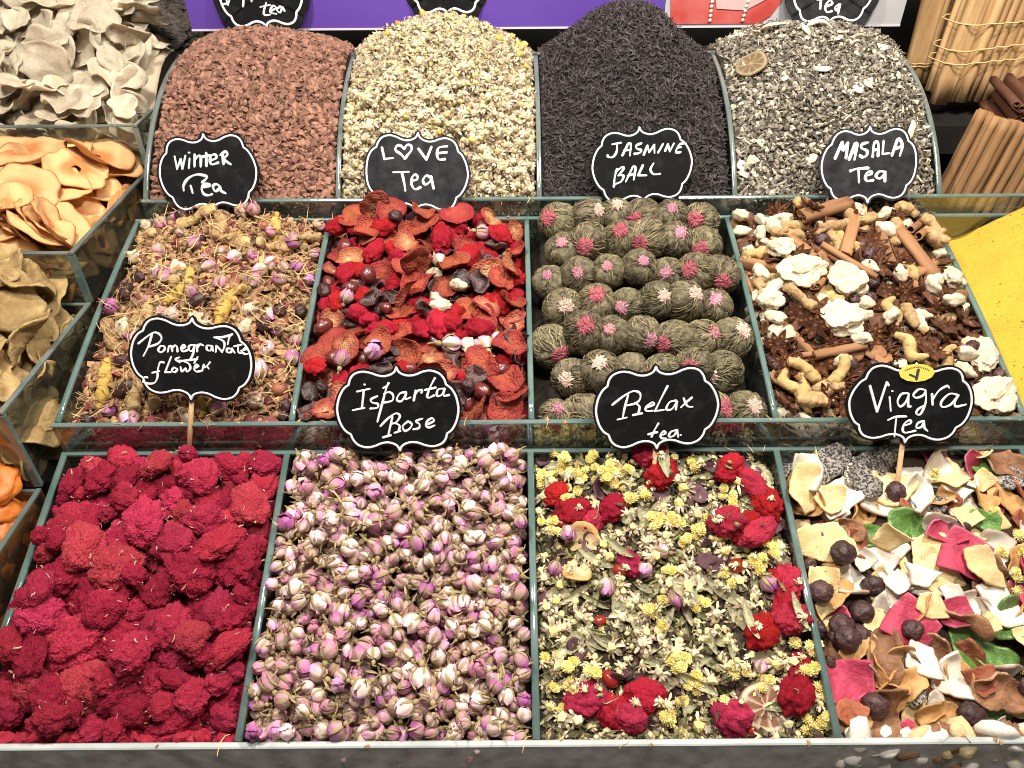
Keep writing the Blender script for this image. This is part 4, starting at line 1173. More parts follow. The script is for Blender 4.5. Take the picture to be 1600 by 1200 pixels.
KWb = Kind('white_ginger_lump', 'chalky white ginger lump', 'ginger lump', 'white ginger lumps in the anise mix', tilt=.4, sink=.4)
for i in range(4):
    KWb.add(('broad', 'craggy', 'flat', 'small')[i], blob(5, ((.019, .0125, .0068), (.0175, .014, .0075), (.020, .011, .006), (.012, .009, .0055))[i], .46, 1.3, 130 + i, .05, .03, 7), m_white)
KBk = Kind('bark_chip', 'brown bark chip', 'bark chip', 'bark chips in the anise mix', tilt=.6, sink=.4)
for i in range(4):
    KBk.add(('curled', 'dark', 'flat', 'narrow')[i], slice_g(.0095, .0018, poly(5, .35, 70 + i), bend=70, bdir=i, warp=.002, wsc=120, nr=5, nm=22, seed=70 + i), m_cinn if i % 2 else m_anise)
m_abit = M('anise_crumb', (.15, .075, .038), (.32, .19, .10), nscale=200, nfac=.9, rough=.7, bump=.6, rand=.55, island=True)
ab = [chunk(i, .0042, (1.2, .9, .6), 1, .28) for i in range(6)] + [leaf_g(i, .012, .005, .8, .5) for i in range(3)]
p1 = B.scatter(1300, (.6, 1.4), .7, (-.003, .004), gs=9) + B.front(260, (.8, 1.5), gs=9)
pale = [chunk(i + 60, .0040, (1.3, .9, .6), 1, .25).mat(1) for i in range(4)]
p2 = B.scatter(520, (.7, 1.4), .6, (-.001, .004), gs=4) + B.front(60, (.8, 1.5), gs=4)
B.H += .002
throw(B, 'anise mix', [(KA, 60), (KGg, 15), (KBk, 36), (KRz, 16), (KWl, 32), (KN, 3), (KCs, 9)], 330, cand=14, over=.0005)
for (K_, i, du, v, yaw, tl) in ((KCs, 1, .085, L2 * .93, .35, 0), (KCs, 0, .102, L2 * .80, 1.15, 0), (KCs, 0, .160, L2 * .72, 1.95, 0), (KCs, 2, .132, L2 * .75, 1.55, 0), (KCs, 2, .062, L2 * .25, .2, 0), (KCs, 3, .058, L2 * .76, 2.2, 0),
                               (KWb, 0, .050, L2 * .62, .3, 0), (KWb, 1, .088, L2 * .57, .8, 0), (KWb, 1, .072, L2 * .38, .4, 0), (KWb, 2, .183, L2 * .24, 1.2, 0), (KWb, 0, .182, L2 * .08, .7, 0), (KWb, 3, .035, L2 * .74, 0, 0), (KWb, 3, .018, L2 * .51, .6, 0), (KWb, 3, .19, L2 * .62, 1, 0), (KWb, 3, .115, L2 * .965, 0, 0),
                               (KGg, 4, .115, L2 * .88, .3, 0), (KGg, 0, .085, L2 * .84, .4, 0), (KGg, 4, .148, L2 * .83, 1.3, 0), (KGg, 2, .118, L2 * .43, 1.5, 0), (KGg, 0, .135, L2 * .40, 1.9, 0), (KGg, 3, .030, L2 * .18, 2.3, 0), (KGg, 2, .018, L2 * .13, 1.9, 0), (KGg, 3, .055, L2 * .15, .9, 0), (KGg, 1, .03, L2 * .055, 3.0, 0), (KGg, 4, .185, L2 * .84, 2.2, 0)):
    r = B.drop(K_.vars[i][3], rz(yaw) @ rx(random.uniform(-.3, .3)), pos=(a + du, v), sink=.72); K_.spawn(i, B.world(*r), 'anise mix', r[0], r[1])
stuff('anise_mix_crumbs', 'brown crumbs and leaf bits between the star anise', [([B.mound().mat(2)], ONE), (ab, p1), (pale, p2)], [m_abit, m_chip, M('anise_bed', (.016, .008, .005), rand=0)])  # bed darkened in colour as shade between the pieces

# 9 red cockscomb
a, b_ = X1[0], X1[1]
B = bin_of(F1, L1, a, b_, heap(a, b_, L1, -.006, .004, .004, pw=.6), .026)
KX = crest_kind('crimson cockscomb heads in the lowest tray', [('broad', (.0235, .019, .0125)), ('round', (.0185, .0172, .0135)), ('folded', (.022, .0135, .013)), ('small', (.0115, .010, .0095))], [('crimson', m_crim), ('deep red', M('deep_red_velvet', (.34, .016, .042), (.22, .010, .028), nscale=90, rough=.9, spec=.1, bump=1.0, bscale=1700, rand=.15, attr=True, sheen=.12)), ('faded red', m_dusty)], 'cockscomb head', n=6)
v_ = KX.vars
KX.vars = (v_[:4] + [v_[1], v_[0], v_[3]]) * 3 + (v_[4:8] + [v_[4], v_[7]]) * 3 + v_[8:] * 2
throw(B, 'cockscomb bin', [(KX, 1)], 70, size=(.75, 1.3), cand=10, over=-.006)
throw(B, 'cockscomb bin', [(KX, 1)], 190, size=(.6, 1.05), cand=18, over=.001)
cr = [crest(80 + i, (.006, .005, .0045), 2, 1.5, .3, 5) for i in range(4)]
cf = [strand(i, .006, .0006, .5).mat(2) for i in range(5)]
stuff('cockscomb_crumbs', 'crimson crumbs and chaff fallen between the cockscomb heads', [([B.mound().mat(1)], ONE), (cr, B.front(330, (.8, 1.6), gs=4)), (cf, B.scatter(110, (.6, 1.2), .7, (-.003, .001), gs=5))], [m_crim, M('cockscomb_bed', (.02, .003, .005), rand=0), m_chaff])  # bed colour carries the deep shade between the heads

# 10 rosebuds
a, b_ = X1[1], X1[2]
B = bin_of(F1, L1, a, b_, heap(a, b_, L1, -.005, .004, .004, pw=.6), .020)
KR = bud_kind(('cream', 'pale pink', 'violet', 'dusty pink', 'lilac'), 'dried rosebuds in the lowest tray', .83)
pl = []
throw(B, 'rosebud bin', [(KR, 1)], 1500, size=(.82, 1.22), cand=22, over=.0004, keep=pl)
vis = []
for q in pl:
    i, j = B.ij(q[3], q[4])
    vis.append((B.H[i, j] - q[5] < .0068, q))
top = [q for ok, q in vis if ok]
low = [q for ok, q in vis if not ok]
top.sort(key=lambda q: q[4])
for q in top[:285]:
    q[0].spawn(q[1], q[2], 'rosebud bin', q[3], q[4])
rest = top[285:] + low
gs, items = [], []
for vi, v_ in enumerate(KR.vars):
    gs.append(join(v_[4].mat(0), v_[5][0].mat(1)))
items = [(q[1], q[2]) for q in rest]
sep = [leaf_g(i, .011, .002, .5, .8).mat(1) for i in range(4)]
m_bud2 = M('dried_rose_petal_loose', (1.1, 1.07, 1.1), None, rough=.6, spec=.25, bump=.5, bscale=500, rand=.14, attr=True, island=False)
stuff('rosebud_bed', 'further pink and cream rosebuds at the back and below', [([B.mound().mat(2)], ONE), (gs, items + B.front(110, (.9, 1.2), gs=len(gs))), (sep, B.scatter(420, (.6, 1.1), .7, (-.002, .002), gs=4))], [m_bud2, m_cal, M('rose_bed', (.025, .014, .012), rand=0)], True)  # dark bed colour stands in for shade among the buds

# 11 relaxing flower and leaf tea
a, b_ = X1[2], X1[3]
B = bin_of(F1, L1, a, b_, heap(a, b_, L1, -.006, .004, .005, pw=.6), .013)
m_leafb = M('olive_leaf_bits', (.12, .105, .04), (.34, .31, .15), nscale=200, nfac=.9, rough=.8, bump=.6, rand=.5, hue=.02, island=True)
lb = [leaf_g(i, .011, .0035, 1.2, .9, 5) for i in range(5)] + [strand(i, .012, .0006, .4) for i in range(4)] + [chunk(i, .0026, (1.2, .8, .6), 1, .25) for i in range(3)]
dk = [chunk(i + 20, .0035, (1.3, .8, .5), 1, .3).mat(2) for i in range(4)]
whc = [chamomile(i + 20, .0047, (.72, .62, .30)).mat(1) for i in range(5)]
p1 = B.scatter(2300, (.7, 1.6), .7, (-.005, .003), gs=12) + B.front(300, (.8, 1.4), gs=12)
p2 = B.scatter(420, (.6, 1.3), .6, (-.002, .003), gs=4) + B.front(80, (.8, 1.5), gs=4)
p3 = B.scatter(500, (.7, 1.35), .8, (-.001, .0045), gs=5) + B.front(120, (.8, 1.2), gs=5)
B.H += .0025
KSg = Kind('sage_leaf', 'curled grey green leaf', 'dried leaf', 'grey green leaves in the flower tea', tilt=.4, sink=.55)
for i in range(6):
    KSg.add(('long', 'narrow', 'rolled', 'short', 'broad', 'twisted')[i], leaf_g(i, (.034, .026, .024, .017, .021, .028)[i], (.009, .007, .009, .008, .012, .008)[i], (.9, 1.1, 2.0, 1.2, .7, 1.5)[i], (.4, .9, .8, 1.2, .6, 1.6)[i]), m_sage)
KH = Kind('strawflower_cluster', 'yellow strawflower cluster', 'flower cluster', 'yellow strawflowers in the flower tea', tilt=.4, sink=.5)
for i in range(4):
    rr = np.random.default_rng(i); fl = []
    for k in range((6, 4, 3, 7)[i]):
        R = .0036 * rr.uniform(.85, 1.2); p = rr.normal(size=3) * (.0052, .0045, .0018)
        fl.append(strawflower(k + 10 * i, R).xf(m4(rx(rr.uniform(-.6, .6)) @ ry(rr.uniform(-.6, .6)), p)))
    stalk = join(*[sweep([(0, 0, -.008), (0, .001, -.005), tuple(f.V.mean(0))], .0005, 4) for f in fl])
    kids = [('blossom', f, m_yellow) for f in fl[1:]] + [('stalk', stalk, m_sage)]
    KH.add(('full bright', 'loose', 'small', 'dense')[i], fl[0], m_yellow, kids, ell=(.009, .0085, .0062), smooth=False)
KX2 = crest_kind('cockscomb bits in the {bin}', [('small', (.0125, .0105, .009)), ('lumpy', (.017, .013, .011)), ('branched', (.021, .0105, .010))], [('scarlet', m_scar), ('crimson', m_crim)], 'cockscomb bit', chaffy=False, n=5)
KRh = Kind('rosehip', 'shiny red rosehip', 'rosehip', 'rosehips in the flower tea', tilt=.6, roll=True, sink=.5)
for i in range(3):
    KRh.add(('round', 'oval', 'dented')[i], blob(3, (.0064, (.0055, .0048, .0058)[i], .0052), .06, 1.5, i), m_rosehip)
KB11 = bud_kind(('violet', 'lilac'), 'rosebuds scattered in the {bin}', 1.05)
KWf = Kind('white_flower', 'dried white daisy head', 'daisy head', 'white daisy heads in the flower tea', tilt=.5, sink=.6)
for i in range(4):
    KWf.add(('open', 'closed', 'pale yellow', 'shaggy')[i], chamomile(70 + i, .0078, ((.74, .62, .22), (.66, .62, .40), (.80, .70, .30), (.60, .55, .3))[i]), m_cham, smooth=False)
KSc = Kind('dark_petal', 'dark purple petal scrap', 'petal scrap', 'dark petals in the flower tea', tilt=.6, sink=.5)
for i in range(3):
    KSc.add(('curled', 'crumpled', 'narrow')[i], slice_g(.0085, .0010, lob((2, .35, i)), bend=110, bdir=i, warp=.002, wsc=150, nr=5, nm=22, seed=i), M('dark_purple_petal', (.085, .035, .045), (.13, .06, .07), rough=.7, rand=.3) if i == 0 else KSc.vars[0][1].materials[0])
KOr = Kind('orange_slice', 'dried orange slice', 'orange slice', 'dried citrus slices', tilt=.1, sink=.5)
KOr.add('brown rimmed', citrus(.0175, (.22, .12, .05), (.20, .085, .045), (.58, .48, .33), 7, .0042), m_peel)
KOr.add('curled edge-on', slice_g(.0165, .0026, lob((2, .78, 0), (1, .1, 0)), bend=42, bdir=0, warp=.001, nr=6, nm=30, seed=4, colf=lambda t, ph, sd: np.tile((.62, .36, .14) if t > .8 else (.72, .52, .28), (len(np.atleast_1d(ph)), 1))), m_peel)
def put(K_, i, du, v, yaw, tl=0.0, bn='flower tea', sc=1.0, sink=.55):
    r = B.drop(tuple(e * sc for e in K_.vars[i][3]), rz(yaw) @ rx(tl), pos=(a + du, v), sink=sink); K_.spawn(i, B.world(*r, sc), bn, r[0], r[1])
throw(B, 'flower tea', [(KSg, 92), (KRh, 6), (KB11, 9), (KWf, 62), (KSc, 16), (KH, 15), (KX2, 9)], 235, cand=8, over=-.006, size=(.75, 1.15))
for (i, du, v, yaw) in ((1, .032, L1 * .76, .2), (3, .046, L1 * .72, 1.2), (1, .104, L1 * .90, .8), (4, .098, L1 * .985, .2), (0, .160, L1 * .92, .5), (5, .176, L1 * .86, 2.3), (1, .186, L1 * .79, 2.1), (4, .150, L1 * .70, .3), (5, .172, L1 * .66, .6), (4, .192, L1 * .50, 1.1), (2, .186, L1 * .41, 1.3), (1, .165, L1 * .33, .8), (4, .188, L1 * .37, .2), (1, .180, L1 * .13, 1.0), (4, .035, L1 * .12, .3), (1, .055, L1 * .08, 2.6), (1, .075, L1 * .13, .2), (3, .138, L1 * .07, .2), (3, .065, L1 * .06, .2), (0, .02, L1 * .83, .4)):
    put(KX2, i, du, v, yaw, sink=.7, sc=1.08)
for k in range(26):
    put(KH, (0, 3, 1, 2)[k % 4], (.012, .022, .034, .048, .06, .078, .05, .03, .095, .07, .13, .155, .17, .196, .19, .16, .198, .125, .182, .145, .11, .09, .04, .012, .13, .198)[k], L1 * (.90, .95, .91, .93, .88, .82, .97, .83, .72, .90, .93, .82, .56, .26, .20, .17, .14, .70, .60, .50, .17, .40, .20, .25, .10, .03)[k], k * 1.1, sc=1.05, sink=.7)
for (du, v, yaw, i) in ((.062, L1 * .42, 1.5, 0), (.106, L1 * .95, 1.5, 0), (.028, L1 * .30, .5, 4), (.12, L1 * .24, 2.4, 5), (.112, L1 * .16, 2.5, 5), (.142, L1 * .45, 2.6, 0), (.155, L1 * .36, 1.9, 1), (.19, L1 * .38, 2.0, 1), (.05, L1 * .30, 2.6, 1), (.11, L1 * .45, 2.2, 4), (.095, L1 * .35, 1.2, 1)):
    put(KSg, i, du, v, yaw, sink=.7, sc=1.15)
put(KOr, 0, .160, .021, .3, sink=.8); put(KOr, 1, .036, L1 * .60, 1.35, sink=.8)
stuff('leaf_tea_crumbs', 'olive leaf crumbs, stalks and tiny flowers in the flower tea', [([B.mound().mat(3)], ONE), (lb, p1 + B.scatter(90, (.6, 1.1), .6, (0, .002), gs=12)), (dk, p2), (whc, p3 + B.scatter(60, (.7, 1), .6, (0, .002), gs=5))], [m_leafb, m_cham, M('dark_crumb', (.06, .028, .024), rand=.4, island=True), M('leaf_bed', (.075, .062, .035), (.02, .016, .009), nscale=220, nfac=1, rand=0)])

# 12 mixed dried fruit
a, b_ = X1[3], .418
B = bin_of(F1, L1, a, b_, heap(a, b_ + .03, L1, -.001, .008, .009, pw=.5), .026)
def mott(c0, c1, rim, seed):
    """blotched flesh between two tones with a rim of skin"""
    def cf(t, ph, sd):
        x = np.stack([np.cos(ph) * t * 2.2, np.sin(ph) * t * 2.2, 0 * ph + sd * .4], 1)
        n = fbm(x, seed, 3); c = lerp(c0, c1, np.clip(.5 + .8 * n, 0, 1))
        return lerp(c, rim, np.clip((t - .93) * 14 + .35 * vnoise(x * 2, seed + 1), 0, 1) * (np.cos(ph + seed) > -.1) * .9)
    return cf
def chip_kind(name, noun, cat, m, looks, sizes, th, bends, group, polyj=None, kids=None, warp=.004, tilt=.55, hole=0.0, tones=None, rough_=.00022, jag=.8, long_=.28, wsc=55, edge=.5):
    K = Kind(name, noun, cat, group, tilt=tilt, sink=.4)
    for i, lk in enumerate(looks):
        sd = abs(hash_(name)) % 97 + i
        ol = poly(4 + i % 3, polyj, sd, .3) if polyj else lob((2, .28, i), (3, .10, i * 1.7), (5, .04, i))
        for q in range(2):
            s2 = sd + 31 * q
            ol2 = (lambda f, s_: (lambda p: f(p) * (1 + jag * (.030 * np.sin(9 * p + s_) + .025 * np.sin(14 * p + 2 * s_) + .02 * np.sin(23 * p + s_)))))(poly(4 + (i + q) % 3, polyj, s2, .12) if polyj else lob((2, long_ * (1, .8)[q], i + q), (3, .10, i * 1.7 + q), (5, .03, i + 2 * q)), s2)
            K.add(lk, slice_g(sizes[i % len(sizes)] * (1, .86)[q], th, ol2, bend=bends[i % len(bends)] * (1, 1.3)[q], bdir=.4 + i * 1.3 + q, warp=warp, wsc=wsc, edge=edge, nr=10, nm=54, seed=s2, hole=hole, rough=rough_, twist=.2, colf=mott(*tones, s2) if tones else None), m)
    return K
hash_ = lambda s_: sum((i + 1) * ord(c) for i, c in enumerate(s_))
gf = '{bin} pieces'
KCo = chip_kind('coconut_chip', 'white coconut chip', 'coconut chip', m_coco, ['long curved', 'broad', 'small', 'boat shaped', 'ragged'], [.017, .017, .011, .019, .015], .0024, [55, 45, 60, 70, 40], 'coconut chips in the fruit mix', tones=((1, 1, 1), (.86, .80, .70), (.30, .16, .08)), jag=.5, long_=.42, warp=.0025, edge=.3, polyj=.5)
KMa = chip_kind('mango_strip', 'pale yellow mango strip', 'mango strip', m_mango, ['long', 'wedge shaped', 'folded', 'curled', 'narrow'], [.0195, .018, .016, .017, .018], .0017, [20, 16, 60, 48, 34], 'mango strips in the fruit mix', polyj=.5, warp=.003, jag=.5, edge=.25, tones=((1.05, 1.05, 1.05), (.86, .78, .60), (.85, .62, .40)))
KRo = chip_kind('dragonfruit_slice', 'magenta pink fruit slice', 'fruit slice', m_rosy, ['flat', 'curled', 'fan shaped', 'narrow'], [.017, .016, .018, .014], .0015, [25, 70, 40, 55], 'pink slices in the fruit mix', polyj=.4, tones=((1, 1, 1), (.66, .55, .55), (1.2, 3.2, 2.2)), warp=.004, jag=.35, edge=.2)
KSd = chip_kind('seeded_chip', 'grey speckled seeded chip', 'seeded chip', m_seedy, ['broad', 'curled', 'thick'], [.017, .015, .014], .0042, [24, 40, 16], 'seeded chips in the fruit mix', tones=((1, 1, 1), (.8, .78, .74), (2.0, 2.0, 1.8)), rough_=.0005)
KKi = chip_kind('kiwi_piece', 'glossy green kiwi piece', 'kiwi piece', m_kiwi, ['folded', 'wedge shaped', 'small'], [.0145, .015, .010], .0030, [75, 55, 60], 'kiwi pieces in the fruit mix', tones=((1, 1, 1), (.55, .6, .5), (1.6, 1.3, 1.6)), rough_=.0003, warp=.003, jag=.3)
KPa = chip_kind('papaya_piece', 'brick red dried piece', 'dried fruit piece', m_papaya, ['flat', 'curled', 'small'], [.013, .013, .009], .0028, [30, 60, 30], 'brick red pieces in the fruit mix', polyj=.4, tones=((1, 1, 1), (.7, .6, .55), (1.2, 1.5, 1.4)), rough_=.0005)
KBr = chip_kind('leathery_fruit_piece', 'brown leathery fruit piece', 'dried fruit piece', m_brownap, ['folded', 'curled', 'flat'], [.017, .015, .015], .0024, [85, 60, 40], 'brown pieces in the fruit mix', tones=((1.1, 1.1, 1.1), (.6, .55, .5), (1.5, 1.9, 2.1)), rough_=.0006, warp=.006)
KOg = chip_kind('apple_crisp', 'tan apple crisp', 'apple crisp', M('tan_apple_crisp', (.58, .33, .13), (.44, .22, .08), nscale=90, rough=.6, bump=.5, bscale=260, rand=.18, sss=.1, attr=True), ['curled', 'cupped', 'flat'], [.015, .016, .013], .0015, [70, 80, 40], 'apple crisps in the fruit mix', tones=((1, 1, 1), (.75, .7, .62), (.7, .55, .45)), rough_=.0004, warp=.005)
KBl = Kind('dark_berry', 'purple black berry', 'berry', 'berries in the {bin}', tilt=.6, roll=True, sink=.4)
for i in range(3):
    KBl.add(('large', 'wrinkled', 'small')[i], blob(4, ((.0084, .0078, .0072), (.0078, .0070, .0064), (.0060, .0057, .0052))[i], .12, 1.8, 20 + i, .07, .05, 9), M('purple_black_berry', (.035, .014, .013), (.10, .042, .038), nscale=300, rough=.5, spec=.5, bump=.9, bscale=450, rand=.3) if i == 0 else KBl.vars[0][1].materials[0])
def pf(K_, i, px, py, yaw, tl=0.0, sc=1.0, sink=.7):
    if not isinstance(K_.vars[0][0], str): return
    i = i * 2 + int(px + py) % 2 if len(K_.vars) > 5 else i
    """set a piece on the heap where the photograph shows one lying"""
    o = camM[:3, 3]; d = at(px, py, 1.0) - o
    Fi = np.linalg.inv(B.F); oo = (Fi @ np.append(o, 1))[:3]; dd = Fi[:3, :3] @ d
    t = (.006 - oo[2]) / dd[2]; p = oo + dd * t
    r = B.drop(tuple(e * sc for e in K_.vars[i][3]), rz(yaw) @ rx(tl), pos=(p[0], max(p[1], .016)), sink=sink)
    if r is None:
        return
    K_.spawn(i, B.world(*r, sc * 1.1), 'fruit mix', r[0], r[1])
throw(B, 'fruit mix', [(KCo, 16), (KMa, 24), (KOg, 20), (KSd, 3), (KPa, 14), (KBr, 10), (KBl, 6), (KH, 6), (KRo, 8)], 80, cand=16, over=.003)
throw(B, 'fruit mix', [(KOg, 20), (KPa, 16), (KBr, 10), (KBl, 16), (KMa, 16), (KCo, 10)], 26, cand=6, over=-1, region=(a, a + .045, 0, L1), size=(.7, .95))
for q in ((KSd, 0, 1290, 722, .4), (KSd, 0, 1372, 722, .6, .3), (KSd, 1, 1350, 745, .2), (KCo, 0, 1262, 735, 1.2), (KCo, 4, 1318, 770, .2), (KMa, 3, 1302, 775, 1.9), (KCo, 3, 1385, 780, 1.9), (KMa, 2, 1400, 750, 2.5), (KKi, 0, 1368, 825, .5), (KKi, 1, 1440, 810, .1, .3), (KPa, 0, 1345, 845, .4), (KMa, 0, 1405, 860, .4), (KCo, 4, 1398, 850, .4), (KBl, 0, 1318, 862, 0), (KBl, 1, 1287, 920, 0), (KMa, 0, 1395, 910, .3), (KMa, 1, 1470, 870, 2.4), (KMa, 1, 1465, 940, 1.2), (KCo, 2, 1448, 890, .2), (KCo, 2, 1410, 925, 1.2), (KRo, 1, 1485, 830, 2.2), (KRo, 0, 1510, 862, .3), (KBl, 1, 1507, 818, 0), (KSd, 1, 1450, 775, .6), (KCo, 0, 1440, 765, .8), (KRo, 0, 1470, 695, .2), (KCo, 3, 1472, 725, .1, .2), (KCo, 1, 1520, 782, .3), (KCo, 2, 1500, 760, .2), (KCo, 1, 1545, 735, 2.6), (KKi, 2, 1545, 715, .9), (KBr, 2, 1580, 718, .6), (KOg, 2, 1588, 770, .4), (KRo, 3, 1562, 770, 2.2), (KMa, 4, 1535, 820, 1.3), (KCo, 3, 1575, 855, .05), (KMa, 4, 1540, 885, .1), (KOg, 1, 1560, 935, 2.0), (KCo, 4, 1575, 935, 1.6), (KKi, 0, 1592, 960, 1.4), (KRo, 0, 1430, 968, .1), (KRo, 2, 1510, 955, .7), (KKi, 1, 1535, 1005, 2.2), (KKi, 1, 1575, 1020, .9), (KBl, 0, 1325, 970, 0), (KBl, 0, 1330, 992, 0), (KBl, 1, 1357, 982, 0), (KRo, 2, 1340, 1060, .5, .2), (KBr, 1, 1390, 1018, 1.7), (KOg, 0, 1412, 1040, 1.0), (KOg, 1, 1422, 1068, .8), (KCo, 0, 1450, 1030, 2.0), (KCo, 4, 1462, 1095, 1.4), (KCo, 1, 1502, 1052, .25, .2), (KBl, 1, 1380, 1095, 0), (KPa, 1, 1345, 1120, .4), (KBr, 0, 1395, 1125, 1.0), (KBr, 2, 1525, 1095, .5), (KBl, 2, 1565, 1090, 0), (KBl, 1, 1548, 1135, 0), (KKi, 0, 1590, 1125, .5), (KMa, 4, 1470, 1140, .05), (KOg, 0, 1495, 1120, .4), (KBr, 1, 1585, 1075, .2)):
    pf(*q)
throw(B, 'fruit mix', [(KCo, 24), (KMa, 24), (KOg, 8), (KPa, 7), (KBr, 3), (KBl, 4), (KRo, 12), (KKi, 6), (KH, 4)], 34, cand=12, over=-.006, size=(.5, .8))
fc = [chunk(i, .006, (1.2, .9, .6), 2, .12) for i in range(5)]
mix = [m_brownap, M('fruit_bed', (.05, .028, .018), rand=0), m_mango, m_coco]
stuff('fruit_crumbs', 'brown crumbs at the bottom of the dried fruit mix', [([B.mound().mat(1)], ONE), (fc, B.front(80, (.8, 1.8), gs=5)), ([fc[0].mat(2), fc[1].mat(3)], B.front(45, (.9, 2.0), gs=2))], mix, True)

# ------------------------------------------------------------------ boxes of dried fruit beside the trays
def box_bin(key, T, fill):
    x0, x1, y0, y1, z, d = BOXES[key]
    F = np.eye(4); F[:3, 3] = (0, y0, CZ + z)
    return Bin(F, x0 + .09, x1 - .003, .002, y1 - y0 - .003, T, fill)
def rise(f, b_, L, side):
    return lambda U, V: f + (b_ - f) * sm(V / L) - side * sm((U - (XL - .05)) / .05)
KGi = Kind('ginger_slice', 'candied ginger slice', 'ginger slice', 'candied ginger slices in the highest glass box', tilt=.5, sink=.4)
for i in range(6):
    KGi.add(('large cupped', 'broad wavy', 'small curled', 'oval', 'round flat', 'long curled')[i], slice_g((.021, .024, .014, .019, .018, .020)[i], .0015, lob((2, (.15, .1, .2, .35, .06, .5)[i], i), (3, .10, i), (5, .05, i), (7, .04, i)), bend=(32, 16, 55, 38, 12, 50)[i], bdir=i, warp=.006, wsc=65, nr=7, nm=36, seed=i, rough=.0004, twist=.2), m_gin)
B = box_bin('A', rise(.012, .085, .15, .02), .035)
throw(B, 'ginger box', [(KGi, 1)], 230, cand=16, over=-.002, size=(.8, 1.2))
def ring_col(skin, fl, core):
    def cf(t, ph, sd):
        if t > .93:
            return np.tile(skin, (len(np.atleast_1d(ph)), 1))
        return lerp(core, fl, np.clip((t - .22) * 3 + .5 * vnoise(np.stack([np.cos(ph) * 3 * t, np.sin(ph) * 3 * t, 0 * ph], 1), 2), 0, 1))
    return cf
KAp = Kind('apple_ring', 'dried apple ring', 'apple ring', 'peach coloured apple rings in the second glass box', tilt=.16, sink=.4)
for i in range(6):
    KAp.add(('cupped', 'wide', 'curled', 'thin curled', 'flat', 'bent')[i], slice_g((.032, .035, .030, .028, .033, .031)[i], .0018, lob((2, .16, i), (3, .08, i), (5, .04, i), (11, .02, i)), bend=(14, 9, 20, 26, 5, 16)[i], bdir=1.3 + .3 * i, warp=.006, wsc=45, hole=(.10, .14, .08, .11, .15, .08)[i], nr=11, nm=60, seed=i, rough=.0006, twist=.12, colf=ring_col((.42, .16, .045), (.66, .39, .17), (.52, .19, .06))), m_apple)
B = box_bin('B', rise(.012, .022, .15, .020), .040)
throw(B, 'apple box', [(KAp, 1)], 90, cand=18, over=-.004)
x1 = BOXES['B'][1]
for k in range(6):
    R = rz(.35 + .03 * k) @ ry(1.15 + .02 * k)
    KAp.spawn((3, 2)[k % 2], m4(R, (x1 - .062 + .0085 * k, .655 - .002 * k, CZ - .318 + .001 * k), .82), 'apple box', x1 - .062 + .0085 * k, .04)
mt = M('orange_slice_bed', (.55, .19, .05), (.40, .11, .03), nscale=30, nfac=.8, rough=.6, rand=0)
stuff('apple_ring_bed', 'more orange apple rings pressed together behind the glass', [([B.mound(.046).mat(0)], ONE), ([slice_g(.026, .004, bend=14, warp=.004, wsc=40, hole=.22, nr=5, nm=30, colf=ring_col((.56, .24, .08), (.74, .44, .16), (.5, .2, .08))).mat(1)], [(0, m4(rx(1.35 + random.gauss(0, .15)), (random.uniform(-.56, XL - .03), BOXES['B'][2] + .004 + random.uniform(0, .005), CZ - .358 + random.uniform(-.006, .01)))) for _ in range(12)] + [(0, m4(ry(1.4 + random.gauss(0, .12)), (XL - .005 - random.uniform(0, .004), random.uniform(.65, .78), CZ - .358))) for _ in range(7)])], [mt, m_apple], True)
B0 = box_bin('A', rise(.012, .085, .15, .02), .035)
stuff('ginger_bed', 'more pale ginger slices pressed together behind the glass', [([B0.mound(.046).mat(0)], ONE), ([KGi.vars[3][4].mat(0)], [(0, m4(rx(1.3 + random.gauss(0, .25)) @ rz(random.uniform(0, 6)), (random.uniform(-.58, XL - .02), BOXES['A'][2] + .004, CZ - .306 + random.uniform(-.012, .012)))) for _ in range(16)])], [M('ginger_slice_bed', (.48, .38, .25), (.60, .50, .36), nscale=40, rough=.7, rand=0)], True)
KDu = Kind('dried_slice', 'dull yellow slice', 'fruit slice', 'dull yellow slices in the third glass box', tilt=.45, sink=.4)
def dull(c, e):
    return lambda t, ph, sd: lerp(c, e, np.clip(t * 1.3 - .4 + .5 * vnoise(np.stack([np.cos(ph) * t * 4, np.sin(ph) * t * 4, 0 * ph], 1), 4), 0, 1))
for i in range(5):
    KDu.add(('large curled', 'crumpled', 'round', 'long folded', 'small')[i], slice_g((.028, .025, .026, .024, .018)[i], .0028, lob((2, (.1, .2, .05, .5, .2)[i], i), (4, .06, i), (9, .03, i)), bend=(16, 26, 8, 36, 20)[i], bdir=1.4 + .5 * i, warp=.007, wsc=60, nr=11, nm=60, seed=20 + i, twist=.3, colf=dull(((.34, .22, .085), (.28, .17, .065))[i % 2], (.46, .33, .14)), rough=.0011), m_dull)
B = box_bin('C', rise(.006, .034, .14, .022), .03)
throw(B, 'slice box', [(KDu, 1)], 90, cand=18, over=-.004)
stuff('slice_bed', 'more dull slices pressed together behind the glass', [([B.mound(.07).mat(0)], ONE), ([KDu.vars[3][4].mat(1), KDu.vars[0][4].mat(1)], [(random.randrange(2), m4(ry(1.3 + random.gauss(0, .3)) @ rz(random.uniform(0, 6)), (XL - .006, random.uniform(.47, .60), CZ - .415 + random.uniform(-.03, .016)))) for _ in range(26)])], [M('dull_slice_bed', (.14, .085, .04), (.22, .14, .06), nscale=30, rough=.8, rand=0), m_dull], True)
KAc = Kind('dried_apricot', 'dried apricot', 'apricot', 'orange apricots in the lowest glass box', tilt=.5, sink=.4)
for i in range(3):
    KAc.add(('plump', 'flattened', 'folded')[i], blob(4, ((.020, .017, .009), (.021, .018, .006), (.018, .013, .010))[i], .12, 1.5, i, .10), m_apri)
B = box_bin('D', rise(.0, .016, .13, .012), .03)
